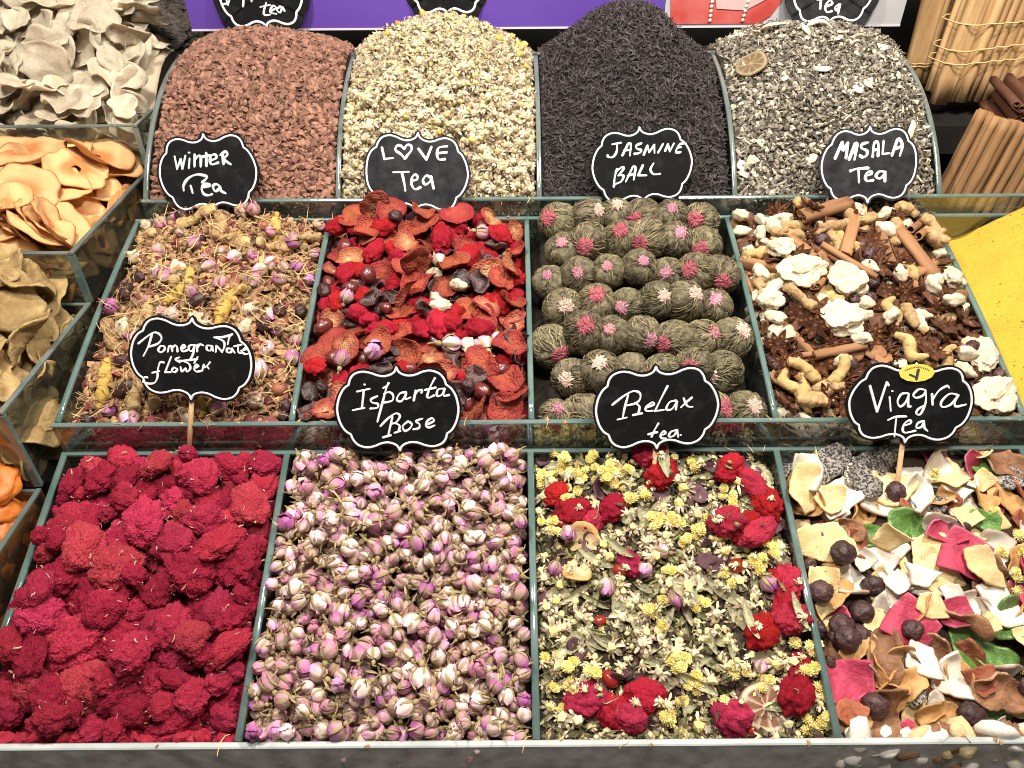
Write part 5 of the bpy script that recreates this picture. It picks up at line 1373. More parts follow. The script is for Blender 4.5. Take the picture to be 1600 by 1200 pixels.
throw(B, 'apricot box', [(KAc, 1)], 60, cand=16, over=-.003)
stuff('apricot_bed', 'more orange apricots pressed together behind the glass', [([B.mound(.07).mat(0)], ONE), ([KAc.vars[0][4].mat(1)], [(0, m4(ry(1.5) @ rz(random.uniform(0, 6)), (XL - .010, random.uniform(.31, .44), CZ - .50 + random.uniform(-.02, .02)), 1.1)) for _ in range(12)])], [M('apricot_slice_bed', (.30, .09, .02), rand=0), m_apri], True)
# orange fruit pressed against the side of the slice box
for k, (y, z) in enumerate(((.53, -.425), (.50, -.44), (.56, -.428))):
    KAc.spawn(k % 3, m4(ry(1.4) @ rz(k), (XL - .012, y, CZ + z)), 'slice box', XL - .012, y)

# ------------------------------------------------------------------ right side: cinnamon bundles and turmeric powder
m_quill = M('pale_cinnamon_bark', (.62, .40, .19), (.36, .19, .075), nscale=110, nfac=.8, rough=.75, bump=.5, bscale=160, rand=.14, stretch=(.12, 1, 1))
m_quill2 = M('brown_cinnamon_bark', (.30, .165, .068), (.17, .085, .036), nscale=110, nfac=.85, rough=.75, bump=.5, bscale=160, rand=.16, stretch=(.12, 1, 1))
m_end = M('dark_cinnamon_end', (.10, .036, .02), None, rand=.2)
m_string = M('raffia_string', (.66, .48, .20), (.52, .36, .14), nscale=200, rough=.7, rand=.1)
def bundle(label, base_, up, cols, rows, R, L, m, spread, strings, jl=.006):
    up = np.array(up, float); up /= np.linalg.norm(up)
    e = np.array([1., 0, 0]) - up * up[0]; e /= np.linalg.norm(e); f = np.cross(up, e)
    root = tag(ob('cinnamon_bundle', None, M=m4(t=base_)), label, 'cinnamon bundle', 'tied bundles of cinnamon sticks')
    B3 = np.stack([up, e, f], 1)
    meshes = [to_mesh('stick', scroll(L, R * (.92 + .08 * i), .0015, seed=30 + i, nl=9, turns=1.3), m) for i in range(5)]
    for r in range(rows):
        n = cols - (r % 2)
        for k in range(n):
            x = (k - (n - 1) / 2) * R * 1.92 * spread; y = r * R * 1.7
            o = bpy.data.objects.new('stick', random.choice(meshes)); COL.objects.link(o); o.parent = root
            p = e * (x + random.uniform(-.001, .001)) + f * (y * 1.0) + up * (L / 2 + random.uniform(-jl, jl))
            o.matrix_local = Matrix([list(map(float, q)) for q in m4(B3 @ rx(random.uniform(0, 6.28)) @ ry(random.gauss(0, .012)), p)])
    for zs, sl in strings:
        w_ = (cols / 2) * R * 1.92 * spread + R * .35; y0, y1 = -R * 1.12, (rows - 1) * R * 1.7 + R * 1.1
        P = []
        for q in np.linspace(0, 1, 15):
            x = -w_ + 2 * w_ * q
            P.append(e * x + f * (y0 - .0012 + .0022 * math.cos(q * math.pi * 2 * cols) * -1 * (abs(q - .5) < .47) + (R * 1.1 if abs(q - .5) > .49 else 0)) + up * (zs + sl * (q - .5)))
        P += [e * w_ + f * y1 + up * (zs + sl * .5), -e * w_ + f * y1 + up * (zs - sl * .5)]
        P = np.array(P)
        o = bpy.data.objects.new('string', to_mesh('string', sweep(catmull(np.vstack([P, P[:1]]), 3), .00085, 5), m_string)); COL.objects.link(o); o.parent = root
    return root
bundle('tall bundle of pale cinnamon quills tied with three strings, beside the masala heap', at(1527, 160, .90), (.03, -.02, 1), 8, 3, .0083, .25, m_quill, .80, [(.050, .014), (.065, .016), (.090, .010)])
bundle('tall bundle of pale cinnamon quills behind the masala heap, tied low', at(1455, 125, .955), (-.02, .0, 1), 4, 2, .0105, .24, m_quill, .85, [(.020, .0), (.024, .002)])
bundle('pale cinnamon bundle cut by the frame edge, two strings', at(1655, 140, .885), (.05, 0, 1), 7, 3, .009, .25, m_quill, .78, [(.064, .02), (.085, .02)])
bundle('short bundle of brown cinnamon sticks standing behind the turmeric powder', at(1540, 345, .80), (.23, .12, 1), 10, 4, .0062, .094, m_quill2, .88, [], jl=.005)
bundle('short brown cinnamon bundle at the frame edge, behind the turmeric powder', at(1660, 345, .81), (.30, .1, 1), 8, 4, .0062, .098, m_quill2, .9, [], jl=.005)
sh = tag(ob('wood_shelf', to_mesh('wood_shelf', box(.40, .90, .875, 1.05, CZ - .345, CZ - .312), DARK, False)), 'dark shelf carrying the tall pale cinnamon bundles', 'shelf')
# dark ends of a bundle lying on its side
root = tag(ob('cinnamon_bundle', None, M=m4(t=at(1592, 165, .83))), 'dark cinnamon bundle lying on its side, seen end on', 'cinnamon bundle', 'tied bundles of cinnamon sticks')
me = [to_mesh('stick', scroll(.09, .0075, .0014, seed=60 + i, nl=5, turns=1.3), M('dark_brown_bark', (.13, .05, .026), (.08, .03, .016), rand=.2)) for i in range(3)]
for k in range(14):
    o = bpy.data.objects.new('stick', me[k % 3]); COL.objects.link(o); o.parent = root
    o.matrix_local = Matrix([list(map(float, q)) for q in m4(rz(1.35) @ rx(k), ((k % 5 - 1.2) * .0155 + (.008 if k // 5 % 2 else 0), random.uniform(-.003, .003), (k // 5 - 1) * .0135))])

u0, u1 = X2[4], X2[5]
Bt = Bin(F2, u0 + .003, u1, .002, L2 - .002, lambda U, V: -.004 + .058 * sm((U - u0 - .004) / .14) * sm((V + .05) / L2 * 1.0) - .032 * sm((V / L2 - .55) / .45) * (1 - sm((U - u0) / .17)) - .05 * np.clip((U - u0 - .10) / .13, 0, 1) ** 2 + .0055 * fbm(np.stack([U.ravel() * 26, V.ravel() * 26, 0 * U.ravel()], 1), 8, 5, .55).reshape(U.shape), 0.0)
m_pow = M('turmeric_powder', (.62, .40, .06), (.50, .29, .03), nscale=700, nfac=.8, rough=.95, spec=.05, bump=1.0, bscale=900, rand=0)
m_pow.node_tree.nodes['Bump'].inputs['Distance'].default_value = .0016
stuff('turmeric_powder', 'bright yellow turmeric powder heaped against the glass divider', [([Bt.mound(jag=.0006)], ONE), ([chunk(i, .0011, n=1, jit=.25) for i in range(4)], Bt.scatter(900, (.4, 1.0), .5, (-.0003, .0003), gs=4))], [m_pow], True)

# ------------------------------------------------------------------ boards behind, and the rough block
m_purple = M('purple_board_print', (.105, .045, .30), (.13, .065, .36), nscale=6, nfac=.6, rough=.45, spec=.4, bump=.05, rand=0)
m_grey = M('grey_board_print', (.50, .49, .50), (.38, .37, .38), nscale=9, nfac=.8, rough=.45, bump=.05, rand=0)
m_tea = M('red_tea_print', (.45, .055, .045), (.62, .22, .20), nscale=11, nfac=.8, rough=.4, bump=.05, rand=0)
m_teal = M('pale_tea_print', (.60, .42, .40), (.50, .30, .28), nscale=14, nfac=.8, rough=.4, bump=.05, rand=0)
m_trim = M('board_white_rim', (.62, .58, .62), rough=.4, bump=0, rand=0)
m_bead = M('cream_bead_print', (.74, .60, .50), rough=.5, bump=0, rand=0)
yb, zb = .935, CZ - .219
def bx(px):
    return (px - 800) / FPX * .868
pb = tag(ob('printed_board', None, M=m4(t=(0, yb, zb))), 'purple printed board with a glass of red tea, behind the heaps', 'printed board')
def pp(nm, g, m, smooth=False):
    o = bpy.data.objects.new(nm, to_mesh(nm, g, m, smooth)); COL.objects.link(o); o.parent = pb
    return o
pp('purple_panel', box(bx(302), bx(1040), 0, .006, .0022, .20), m_purple)
pp('grey_panel', box(bx(1040) + .0005, bx(1412), 0, .006, .0022, .20), m_grey)
pp('bottom_rim', box(bx(302), bx(1412), -.0008, .006, 0, .002), m_trim)
ol = [(bx(1052), .004), (bx(1188), .004), (bx(1206), .012), (bx(1218), .026), (bx(1226), .05), (bx(1232), .12), (bx(1230), .19), (bx(1046), .19), (bx(1044), .05)]
n = len(ol)
pp('tea_glass_print', G([(x, -.0012, z) for x, z in ol] + [(x, -.0002, z) for x, z in ol], [tuple(range(n)), tuple(range(2 * n - 1, n - 1, -1))] + [(i, n + i, n + (i + 1) % n, (i + 1) % n) for i in range(n)]), m_tea)
ol = [(bx(1120), .020), (bx(1165), .018), (bx(1196), .030), (bx(1214), .052), (bx(1222), .12), (bx(1115), .12), (bx(1108), .05)]
n = len(ol)
pp('tea_glass_shine', G([(x, -.0022, z) for x, z in ol] + [(x, -.0013, z) for x, z in ol], [tuple(range(n)), tuple(range(2 * n - 1, n - 1, -1))] + [(i, n + i, n + (i + 1) % n, (i + 1) % n) for i in range(n)]), m_teal)
for px in (1112, 1163):
    gs = []
    for k in range(26):
        s_ = ico(1); s_.V = s_.V * (.0023, .0008, .0023) + (bx(px) + .0006 * k * (1 if px > 1130 else -.2), -.0026, .008 + k * .0048); gs.append(s_)
    pp('bead_string', join(*gs), m_bead, True)

rb_ = blob(6, (.155, .05, .10), .14, 1.8, 4, .05, .05, 16)
rb_.V += .004 * np.stack([fbm(rb_.V * 220, k, 2) for k in range(3)], 1)
rb_.V[:, 2] = np.clip(rb_.V[:, 2], -.078, .2); rb_.V[:, 0] = np.clip(rb_.V[:, 0], -.14, .128)
m_rock = M('rough_grey_fibre', (.22, .185, .15), (.065, .052, .042), nscale=170, nfac=.9, rough=.95, bump=1.0, bscale=300, rand=0, stretch=(1, 1, 1.8))
m_rock.node_tree.nodes['Bump'].inputs['Distance'].default_value = .005
tag(ob('rough_block', to_mesh('rough_block', rb_, m_rock), M=m4(rz(.1), at(168, 45, 1.00))), 'rough grey brown fibrous block behind the ginger slices', 'block')

# ------------------------------------------------------------------ chalkboard signs
Q = [(0, 1), (.018, .93), (.045, .875), (.105, .825), (.2, .795), (.31, .815), (.43, .88), (.56, .908), (.69, .85), (.765, .73), (.80, .585), (.885, .49), (.955, .32), (.99, .14), (1, 0)]
def outline():
    right = Q + [(x, -y) for x, y in Q[-2::-1]]
    left = [(-x, y) for x, y in right[-2:0:-1]]
    segs = right + left
    return np.array(segs)
def smooth_closed(P, corners):
    P = np.asarray(P); n = len(P); out = []
    for i in range(n):
        p1, p2 = P[i], P[(i + 1) % n]
        p0 = p1 - (p2 - p1) * .3 if i in corners else P[i - 1]
        p3 = p2 + (p2 - p1) * .3 if (i + 1) % n in corners else P[(i + 2) % n]
        for k in range(4):
            t = k / 4
            out.append(.5 * (2 * p1 + (p2 - p0) * t + (2 * p0 - 5 * p1 + 4 * p2 - p3) * t * t + (3 * p1 - p0 - 3 * p2 + p3) * t ** 3))
    return np.array(out)
OUT = smooth_closed(outline(), {0, 28, 10, 18, 38, 46})
m_board = M('black_chalkboard', (.005, .005, .005), (.022, .021, .021), nscale=75, nfac=.9, contrast=(.5, .8), noisedetail=9, rough=.75, spec=.12, bump=.3, bscale=1400, rand=.05)
m_board2 = M('dusty_chalkboard', (.012, .012, .014), (.05, .049, .051), nscale=75, nfac=.9, contrast=(.4, .8), noisedetail=9, rough=.8, spec=.15, bump=.35, bscale=1400, rand=.05)
m_chalk = M('white_marker', (.82, .82, .82), (.66, .66, .68), nscale=700, nfac=.5, rough=.7, spec=.2, bump=.2, rand=0)
m_chalk2 = M('pale_chalk', (.62, .64, .68), (.42, .43, .46), nscale=900, nfac=.7, rough=.8, spec=.1, bump=.3, rand=0)
m_stick = M('pale_wood_stick', (.58, .38, .20), (.48, .29, .14), nscale=120, rough=.6, bump=.3, rand=.05, stretch=(1, 1, .1))
def ribbon(P, wd, z0, h):
    """raised pen stroke on a board (P in its plane), rounded on top and at the ends"""
    P = np.asarray(P, float)
    if len(P) == 1:
        P = np.array([P[0] - (wd * .1, 0), P[0] + (wd * .1, 0)])
    T = np.gradient(P, axis=0); T /= np.linalg.norm(T, axis=1)[:, None] + 1e-12
    P = np.vstack([P[0] - T[0] * wd * .42, P, P[-1] + T[-1] * wd * .42]); T = np.vstack([T[0], T, T[-1]])
    N_ = np.stack([-T[:, 1], T[:, 0]], 1)
    wv = wd / 2 * (1 + .22 * np.sin(np.arange(len(P)) * .55 + P[0, 0] * 900)); wv[0] *= .45; wv[-1] *= .45
    V = []
    for p, n_, w_ in zip(P, N_, wv):
        for a_, hh in ((-1, 0), (-.6, h), (.6, h), (1, 0)):
            V.append((p[0] + n_[0] * w_ * a_, p[1] + n_[1] * w_ * a_, z0 + hh))
    F = [(i * 4 + j, (i + 1) * 4 + j, (i + 1) * 4 + j + 1, i * 4 + j + 1) for i in range(len(P) - 1) for j in range(3)]
    F += [(0, 1, 2, 3), tuple((len(P) - 1) * 4 + j for j in (3, 2, 1, 0))]
    return G(V, [f[::-1] for f in F])
def sign(label, px, py, D, zf, hw, hh, c, strokes, ang, lean, board=m_board, pen=m_chalk, wd=30, bw=24, stick=.10, sticker=None, thin=None, stick_ang=0):
    """a chalkboard plaque on a stick: strokes in enlarged photograph pixels around c, ZF of them to a pixel"""
    k = D / FPX / zf
    up = np.array([0, math.sin(lean), math.cos(lean)]); ex = np.array([1., 0, 0]); nz = np.cross(ex, up)
    B3 = np.stack([ex, up, nz], 1)
    root = ob('chalkboard_sign', None, M=m4(B3, at(px, py, D)))
    tag(root, label, 'chalkboard sign', 'handwritten chalkboard signs on sticks')
    R2 = np.array([[math.cos(ang), -math.sin(ang)], [math.sin(ang), math.cos(ang)]])
    wob = np.stack([vnoise(np.stack([OUT[:, 0] * 2.2, OUT[:, 1] * 2.2, 0 * OUT[:, 0] + px], 1), q) for q in (1, 2)], 1)
    O = ((OUT + .014 * wob) * (hw * k, hh * k)) @ R2.T
    n = len(O)
    T = np.roll(O, -1, 0) - np.roll(O, 1, 0); T /= np.linalg.norm(T, axis=1)[:, None]
    N_ = np.stack([-T[:, 1], T[:, 0]], 1)
    O2 = O + N_ * (38 * k)
    th = .0022
    c2 = O2.mean(0)
    V = [(x, y, z) for z in (.0, -th) for x, y in O2] + [(*c2, 0), (*c2, -th)]
    F = [(i, 2 * n, (i + 1) % n) for i in range(n)] + [(n + i, n + (i + 1) % n, 2 * n + 1) for i in range(n)] + [(i, (i + 1) % n, n + (i + 1) % n, n + i) for i in range(n)]
    def part(nm, g, m, sm_=False):
        o = bpy.data.objects.new(nm, to_mesh(nm, g, m, sm_)); COL.objects.link(o); o.parent = root
        return o
    part('board', G(V, F), board)
    A, Bq = O + N_ * (bw * k / 2), O - N_ * (bw * k / 2)
    V = [(x, y, .0001) for x, y in A] + [(x, y, .0005) for x, y in (A * .7 + Bq * .3)] + [(x, y, .0005) for x, y in (A * .3 + Bq * .7)] + [(x, y, .0001) for x, y in Bq]
    part('border', G(V, [(q * n + i, (q + 1) * n + i, (q + 1) * n + (i + 1) % n, q * n + (i + 1) % n) for q in range(3) for i in range(n)]), m_chalk)
    gs = []
    for s_ in strokes:
        P = (np.array(s_, float) - c) * (k, -k)
        gs.append(ribbon(catmull(P, 5), wd * k, .0001 + .00004 * (len(gs) % 7), .0003))
    part('lettering', join(*gs), pen)
    if stick:
        b0 = (R2 @ np.array([0, -hh * k * .9]))
        d = np.array([math.sin(stick_ang), -math.cos(stick_ang)])
        P = [(*b0 * .55, -th - .0016), (*(b0 + d * stick), -th - .0016)]
        part('stick', sweep(np.array([P[0], np.mean(P, 0), P[1]]), .0021, 8), m_stick, True)
    if sticker:
        (sx, sy), (ra, rb2) = sticker
        ctr = (np.array((sx, sy), float) - c) * (k, -k)
        an = np.linspace(0, 2 * math.pi, 40, endpoint=False); rad = 1 + .02 * np.cos(12 * an)
        X = [(ctr[0] + ra * k * r_ * math.cos(t), ctr[1] + rb2 * k * r_ * math.sin(t)) for t, r_ in zip(an, rad)]
        V = [(x, y, .0012) for x, y in X] + [(x, y, .0007) for x, y in X]
        st_ = part('sticker', G(V, [tuple(range(40))] + [(i, 40 + i, 40 + (i + 1) % 40, (i + 1) % 40) for i in range(40)]), M('yellow_sticker_paper', (.80, .62, .10), rough=.5, bump=0, rand=0))
        ink = M('dark_sticker_ink', (.04, .05, .07), rough=.6, bump=0, rand=0)
        gs = []
        for s_, ww in thin:
            gs.append(ribbon(catmull((np.array(s_, float) - c) * (k, -k), 4), ww * k, .00125, .0002))
        o = bpy.data.objects.new('sticker_print', to_mesh('sticker_print', join(*gs), ink, False)); COL.objects.link(o); o.parent = st_
    return root
rd = math.radians
WINTER = [[(305, 395), (325, 560)], [(325, 560), (385, 430)], [(385, 430), (400, 560)], [(400, 560), (455, 385)], [(510, 425), (490, 550)], [(512, 345)], [(585, 370), (570, 530)], [(578, 435), (640, 385), (665, 410), (655, 530)], [(745, 350), (735, 525)], [(690, 400), (800, 385)], [(805, 450), (880, 420), (870, 375), (815, 385), (790, 450), (810, 505), (905, 480)], [(970, 370), (975, 500)], [(940, 380), (1010, 335), (1040, 375), (985, 435), (1075, 505)]]
TEA1 = [[(395, 850), (400, 780), (470, 690), (590, 640), (720, 660), (720, 695), (660, 745)], [(495, 790), (515, 885)], [(650, 810), (760, 790), (750, 765), (680, 775), (645, 830), (670, 900), (730, 920), (785, 905)], [(890, 790), (850, 770), (805, 800), (830, 865), (880, 840), (905, 800), (915, 860), (975, 895)]]
sign('black chalkboard sign reading Winter Tea, against the brown granulated tea', 325, 270, .735, 8.889, 670, 520, (750, 615), WINTER + TEA1, rd(3.5), rd(28), pen=m_chalk2, wd=34)
LOVE = [[(345, 300), (375, 455)], [(375, 455), (495, 440)], [(655, 455), (610, 395), (535, 340), (545, 285), (600, 275), (650, 320)], [(650, 320), (700, 265), (750, 285), (750, 340), (690, 410), (655, 455)], [(850, 320), (955, 465)], [(955, 465), (1030, 295)], [(1245, 290), (1130, 310), (1105, 400), (1130, 465), (1215, 460)], [(1120, 380), (1240, 370)], [(490, 632), (705, 628)], [(610, 640), (635, 760), (650, 880)], [(745, 745), (820, 730), (820, 680), (780, 670), (745, 720), (745, 810), (790, 865), (865, 835)], [(1010, 710), (950, 680), (900, 740), (930, 800), (1000, 760), (1020, 700)], [(1015, 690), (1045, 855)]]
sign('dusty chalkboard sign reading Love Tea with a drawn heart, against the chamomile', 651, 270, .735, 8.889, 705, 530, (815, 640), LOVE, rd(-3.5), rd(28), board=m_board2, wd=32)
JAS = [[(370, 320), (490, 300)], [(435, 310), (430, 420), (380, 490), (320, 490), (305, 465)], [(510, 470), (590, 310)], [(590, 310), (625, 325), (615, 470)], [(530, 405), (625, 395)], [(770, 310), (700, 340), (710, 380), (770, 400), (745, 440), (675, 450)], [(805, 465), (855, 340)], [(855, 340), (880, 430)], [(880, 430), (950, 330)], [(950, 330), (955, 440)], [(1070, 320), (1005, 435)], [(1100, 415), (1140, 325)], [(1140, 325), (1165, 420)], [(1165, 420), (1220, 315)], [(1380, 310), (1300, 330), (1250, 430), (1315, 430)], [(1270, 375), (1320, 365)], [(400, 890), (410, 760), (440, 650)], [(420, 690), (510, 625), (530, 650), (460, 740)], [(460, 740), (530, 740), (500, 820), (400, 860)], [(565, 820), (660, 620)], [(660, 620), (695, 635), (675, 795)], [(590, 745), (690, 715)], [(800, 600), (735, 740)], [(735, 740), (850, 740)], [(945, 580), (905, 660), (950, 725), (1040, 720)]]
sign('black chalkboard sign reading Jasmine Ball, against the black leaf tea', 1003, 258, .735, 8.889, 690, 505, (785, 600), JAS, rd(4), rd(28), wd=28)
MAS = [[(305, 510), (390, 290)], [(390, 290), (410, 400)], [(410, 400), (470, 300)], [(470, 300), (455, 505)], [(500, 525), (570, 310)], [(570, 310), (595, 325), (575, 525)], [(530, 440), (590, 420)], [(745, 300), (670, 320), (660, 370), (740, 410), (740, 470), (690, 495), (645, 470)], [(825, 490), (830, 330), (860, 290), (890, 310), (900, 480)], [(830, 400), (895, 390)], [(960, 280), (960, 450)], [(960, 455), (1050, 445)], [(1090, 475), (1150, 260)], [(1150, 260), (1180, 255), (1225, 350), (1200, 475)], [(1125, 385), (1220, 355)], [(525, 680), (620, 650), (775, 640)], [(640, 655), (660, 830)], [(745, 745), (825, 720), (810, 685), (760, 710), (745, 780), (780, 815), (855, 805)], [(1015, 695), (930, 690), (890, 750), (940, 785), (1000, 740), (1010, 700)], [(1010, 700), (1020, 820)]]
sign('dusty chalkboard sign reading Masala Tea, against the grey brown masala tea', 1358, 258, .735, 8.889, 655, 510, (785, 600), MAS, rd(2), rd(28), board=m_board2, wd=36)
POM = [[(160, 445), (340, 320), (420, 320), (455, 380), (400, 450), (280, 490)], [(345, 320), (280, 480), (205, 600)], [(430, 480), (395, 530), (430, 560), (480, 520), (470, 480), (430, 480)], [(515, 550), (535, 480)], [(530, 500), (565, 478), (570, 545)], [(570, 510), (610, 475), (635, 490), (635, 550)], [(690, 520), (740, 490), (720, 465), (685, 510), (700, 550), (760, 535)], [(845, 470), (790, 480), (780, 530), (820, 545), (860, 470)], [(860, 470), (830, 570), (780, 650), (700, 670), (620, 670)], [(645, 690), (600, 650), (650, 625)], [(890, 465), (880, 550)], [(882, 520), (920, 465), (965, 475)], [(1060, 480), (1010, 480), (1005, 530), (1050, 540), (1075, 485)], [(1075, 485), (1080, 545)], [(1110, 560), (1125, 480)], [(1125, 480), (1190, 560)], [(1190, 560), (1225, 490), (1215, 420), (1110, 375)], [(1110, 375), (1230, 370), (1340, 335)], [(1340, 335), (1300, 370), (1270, 460)], [(1310, 520), (1260, 520), (1250, 560), (1300, 565), (1320, 515)], [(1320, 515), (1345, 570)], [(1400, 470), (1390, 560), (1430, 575)], [(1345, 490), (1440, 470)], [(1430, 545), (1500, 525), (1485, 505), (1440, 560), (1475, 590), (1510, 585)],
       [(450, 690), (400, 690), (360, 790), (345, 880), (300, 950), (220, 960), (160, 935)], [(160, 935), (180, 880), (220, 880)], [(290, 820), (380, 800)], [(550, 615), (450, 815)], [(450, 815), (520, 815)], [(570, 755), (535, 790), (570, 815), (605, 780), (570, 755)], [(650, 745), (660, 805), (710, 765)], [(710, 765), (725, 810), (770, 770), (760, 710), (690, 670)], [(690, 670), (870, 650)], [(880, 620), (830, 695)], [(820, 765), (880, 740), (850, 720), (820, 780), (850, 810), (900, 800)], [(945, 720), (915, 800)], [(930, 760), (980, 740), (1025, 690)], [(985, 745), (1000, 770)]]
sign('tilted black chalkboard sign reading Pomegranate flower, on a bare wooden stick', 299, 562, .600, 8.0, 745, 520, (795, 655), POM, rd(-6.5), rd(24), wd=25, bw=26, stick=.056, stick_ang=rd(-10))
ISP = [[(320, 400), (480, 365)], [(405, 385), (370, 610)], [(255, 640), (400, 610)], [(420, 310)], [(570, 460), (490, 500), (500, 540), (570, 560), (560, 610), (475, 620)], [(720, 290), (690, 350), (640, 510), (555, 790)], [(650, 355), (695, 330)], [(655, 430), (720, 410), (765, 450), (750, 520), (640, 545)], [(930, 410), (850, 430), (810, 510), (870, 525), (930, 420)], [(930, 420), (915, 500), (980, 480)], [(1050, 390), (1020, 520)], [(1030, 460), (1070, 400), (1130, 380), (1120, 420)], [(1295, 230), (1230, 350), (1190, 460), (1210, 485), (1275, 455)], [(1165, 385), (1300, 355)], [(1410, 370), (1330, 380), (1310, 460), (1370, 450), (1410, 375)], [(1410, 375), (1395, 460), (1465, 450)], [(590, 850), (690, 750), (790, 685), (840, 720), (790, 800), (725, 820)], [(745, 730), (680, 980)], [(615, 998), (715, 970)], [(770, 810), (830, 845), (815, 920)], [(765, 938), (840, 915)], [(940, 790), (870, 850), (890, 915), (950, 890), (985, 830), (940, 790)], [(1120, 755), (1040, 790), (1080, 830), (1070, 880), (1000, 895)], [(1160, 840), (1260, 790), (1240, 750), (1180, 790), (1160, 850), (1200, 872), (1270, 845)]]
sign('black chalkboard sign reading Isparta Rose, standing at the back of the rosebuds', 622, 640, .600, 8.0, 760, 540, (820, 635), ISP, rd(0), rd(24), wd=26, bw=28)
REL = [[(265, 580), (400, 470), (520, 405), (600, 430), (610, 500), (560, 560), (440, 590)], [(460, 450), (420, 620), (400, 745)], [(335, 772), (450, 745)], [(560, 565), (605, 610), (590, 700)], [(525, 715), (640, 692)], [(690, 620), (780, 580), (760, 550), (690, 610), (690, 660), (770, 660)], [(945, 340), (870, 500), (800, 665)], [(800, 665), (910, 650)], [(1060, 530), (980, 550), (940, 640), (1010, 640), (1070, 540)], [(1070, 540), (1060, 645)], [(1150, 500), (1200, 600), (1265, 612)], [(1255, 490), (1180, 560), (1125, 615)], [(850, 825), (800, 920), (770, 1000)], [(725, 968), (840, 940)], [(880, 985), (945, 960), (920, 930), (880, 980), (900, 1022), (955, 1025)], [(1090, 910), (1010, 940), (990, 1000), (1050, 990), (1090, 920)], [(1090, 920), (1105, 1005)], [(1135, 980)]]
sign('black chalkboard sign reading Relax tea, above the yellow and red flower tea', 1026, 638, .600, 8.0, 760, 535, (820, 628), REL, rd(3), rd(24), wd=26, bw=28)
VIA = [[(285, 380), (410, 715)], [(410, 715), (490, 335)], [(490, 335), (515, 375)], [(545, 525), (580, 705)], [(570, 450)], [(770, 480), (690, 490), (650, 580), (690, 650), (750, 600), (780, 490)], [(780, 490), (790, 640), (825, 650)], [(980, 440), (900, 430), (840, 500), (880, 540), (960, 510), (985, 450)], [(985, 450), (1005, 600), (960, 750), (905, 745), (920, 690), (990, 640)], [(1070, 490), (1095, 630)], [(1090, 560), (1150, 450), (1240, 390), (1270, 410)], [(1400, 510), (1290, 490), (1200, 590), (1220, 660), (1320, 630), (1400, 510)], [(1400, 510), (1370, 600), (1390, 655), (1510, 630)], [(560, 825), (650, 785), (780, 780)], [(660, 790), (665, 1040)], [(770, 900), (850, 870), (830, 830), (770, 880), (760, 960), (800, 995), (920, 970)], [(1010, 840), (940, 870), (930, 930), (990, 920), (1015, 850)], [(1015, 850), (1030, 930), (1070, 970)]]
tick = [([(690 + 22 * q, 190 - 45 * math.sin(math.pi * (q + .5) / 14)), (700 + 22 * q, 178 - 45 * math.sin(math.pi * (q + .5) / 14))], 9) for q in range(14)]
sign('black chalkboard sign with a yellow oval sticker numbered one', 1423, 630, .600, 8.0, 765, 512, (820, 608), VIA, rd(-2), rd(24), pen=m_chalk, wd=28, bw=28, sticker=((840, 215), (215, 112)), thin=[([(853, 175), (843, 295)], 36), ([(755, 235), (830, 268)], 24)] + tick)
T1 = [[(448, 5), (428, 58), (462, 62)], [(415, 25), (468, 15)], [(465, 45), (497, 30), (480, 20), (463, 50), (495, 58)], [(520, 22), (500, 38), (515, 52), (530, 25)], [(530, 25), (540, 45)], [(225, 10), (250, 5), (262, -20)], [(240, -20), (248, 15)], [(325, 22), (335, -20), (350, -40)], [(372, -2), (380, -25)]]
sign('half hidden chalkboard sign above the brown granulated tea, ending in tea', 407, -10, .842, 3.333, 218, 165, (424, -38), T1, rd(3), rd(15), wd=9, bw=11)
sign('cropped chalkboard sign above the chamomile heap, its lettering out of view', 697, -26, .846, 3.333, 190, 150, (1385, -85), [[(1330, -90), (1440, -95)], [(1385, -90), (1385, -40)]], rd(0), rd(15), wd=9, bw=11)
T3 = [[(1090, -8), (1125, -12)], [(1106, -8), (1108, 28)], [(1130, 20), (1160, 8), (1145, -5), (1130, 20), (1140, 42), (1162, 38)], [(1190, 12), (1175, 22), (1182, 35), (1195, 15)], [(1195, 10), (1192, 48)]]
sign('grey dusty chalkboard sign above the masala heap, its last word Tea', 1303, -16, .842, 2.857, 178, 138, (1158, -48), T3, rd(1), rd(15), board=m_board2, wd=9, bw=9)
sign('cropped chalkboard sign behind the black tea cone, only its rim showing', 1022, -48, .850, 2.857, 150, 120, (0, 0), [[(-40, -10), (40, -12)], [(0, -10), (2, 40)]], rd(0), rd(15), wd=9, bw=9)

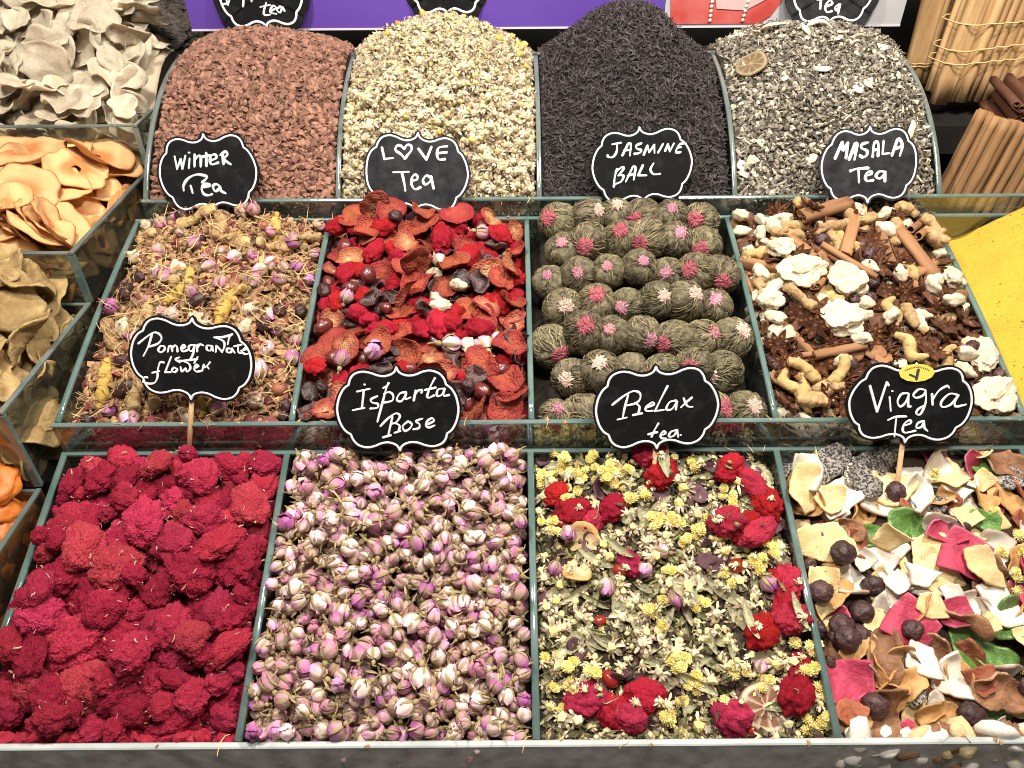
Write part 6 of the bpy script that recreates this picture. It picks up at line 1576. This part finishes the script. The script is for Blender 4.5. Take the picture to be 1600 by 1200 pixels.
# ------------------------------------------------------------------ crumbs and stalks that have fallen on the glass rims
stray = [strand(i, .016, .0004, .25, 3, 6) for i in range(5)] + [chunk(i, .0018, (1.2, .8, .6), 1, .3).mat(1) for i in range(4)]
it = []
for F, L, n in ((F1, L1, 26), (F2, L2, 60), (F3, L3, 46)):
    for k in range(n):
        y, z = w2(F, -.002 if random.random() < .6 else L + .002, .0016)
        it.append((random.randrange(9), m4(rz(random.uniform(0, 6.28)) @ rx(random.gauss(0, .25)), (random.uniform(-.36, .42), y + random.uniform(-.002, .002), z), random.uniform(.6, 1.2))))
stuff('stray_crumbs', 'stray stalks and crumbs lying on the glass rims', [(stray, it)], [m_fib, m_herb])

# ------------------------------------------------------------------ labels: what each loose piece looks like and where in its bin it lies
ORD = ('first', 'second', 'third', 'fourth', 'fifth', 'sixth', 'seventh', 'eighth', 'ninth')
VR = ('front edge', 'lower part', 'middle', 'upper part', 'back edge')
UR = ('far left', 'left', 'centre', 'right', 'far right')
by = {}
for rec in LOG:
    by.setdefault(rec[1], []).append(rec)
for bn, recs in by.items():
    us, vs = [r[2] for r in recs], [r[3] for r in recs]
    ua, ub, va, vb = min(us), max(us) + 1e-6, min(vs), max(vs) + 1e-6
    cell = {}
    for r in recs:
        if len(r) > 7:
            _, row, k, n = r[7]
            r[0]['label'] = f'{r[4]} tea ball, {ORD[k]} from left in {ORD[row]} row from the top'
            continue
        q = (r[4], r[5], int((r[2] - ua) / (ub - ua) * 5), int((r[3] - va) / (vb - va) * 5))
        cell.setdefault(q, []).append(r)
    for (lk, noun, cu, cv), rs in cell.items():
        w0 = [x for x in lk.split() if x not in noun.split()]
        base_ = ' '.join(w0 + [noun]) + f', {VR[cv]}, {UR[cu]} in {bn}'
        if len(rs) == 1:
            rs[0][0]['label'] = base_
            continue
        rs.sort(key=lambda r: r[2])
        for k, r in enumerate(rs):
            extra = ('left one', 'right one')[k] if len(rs) == 2 else f'{ORD[min(k, 8)]} from left'
            r[0]['label'] = base_ + ', ' + extra
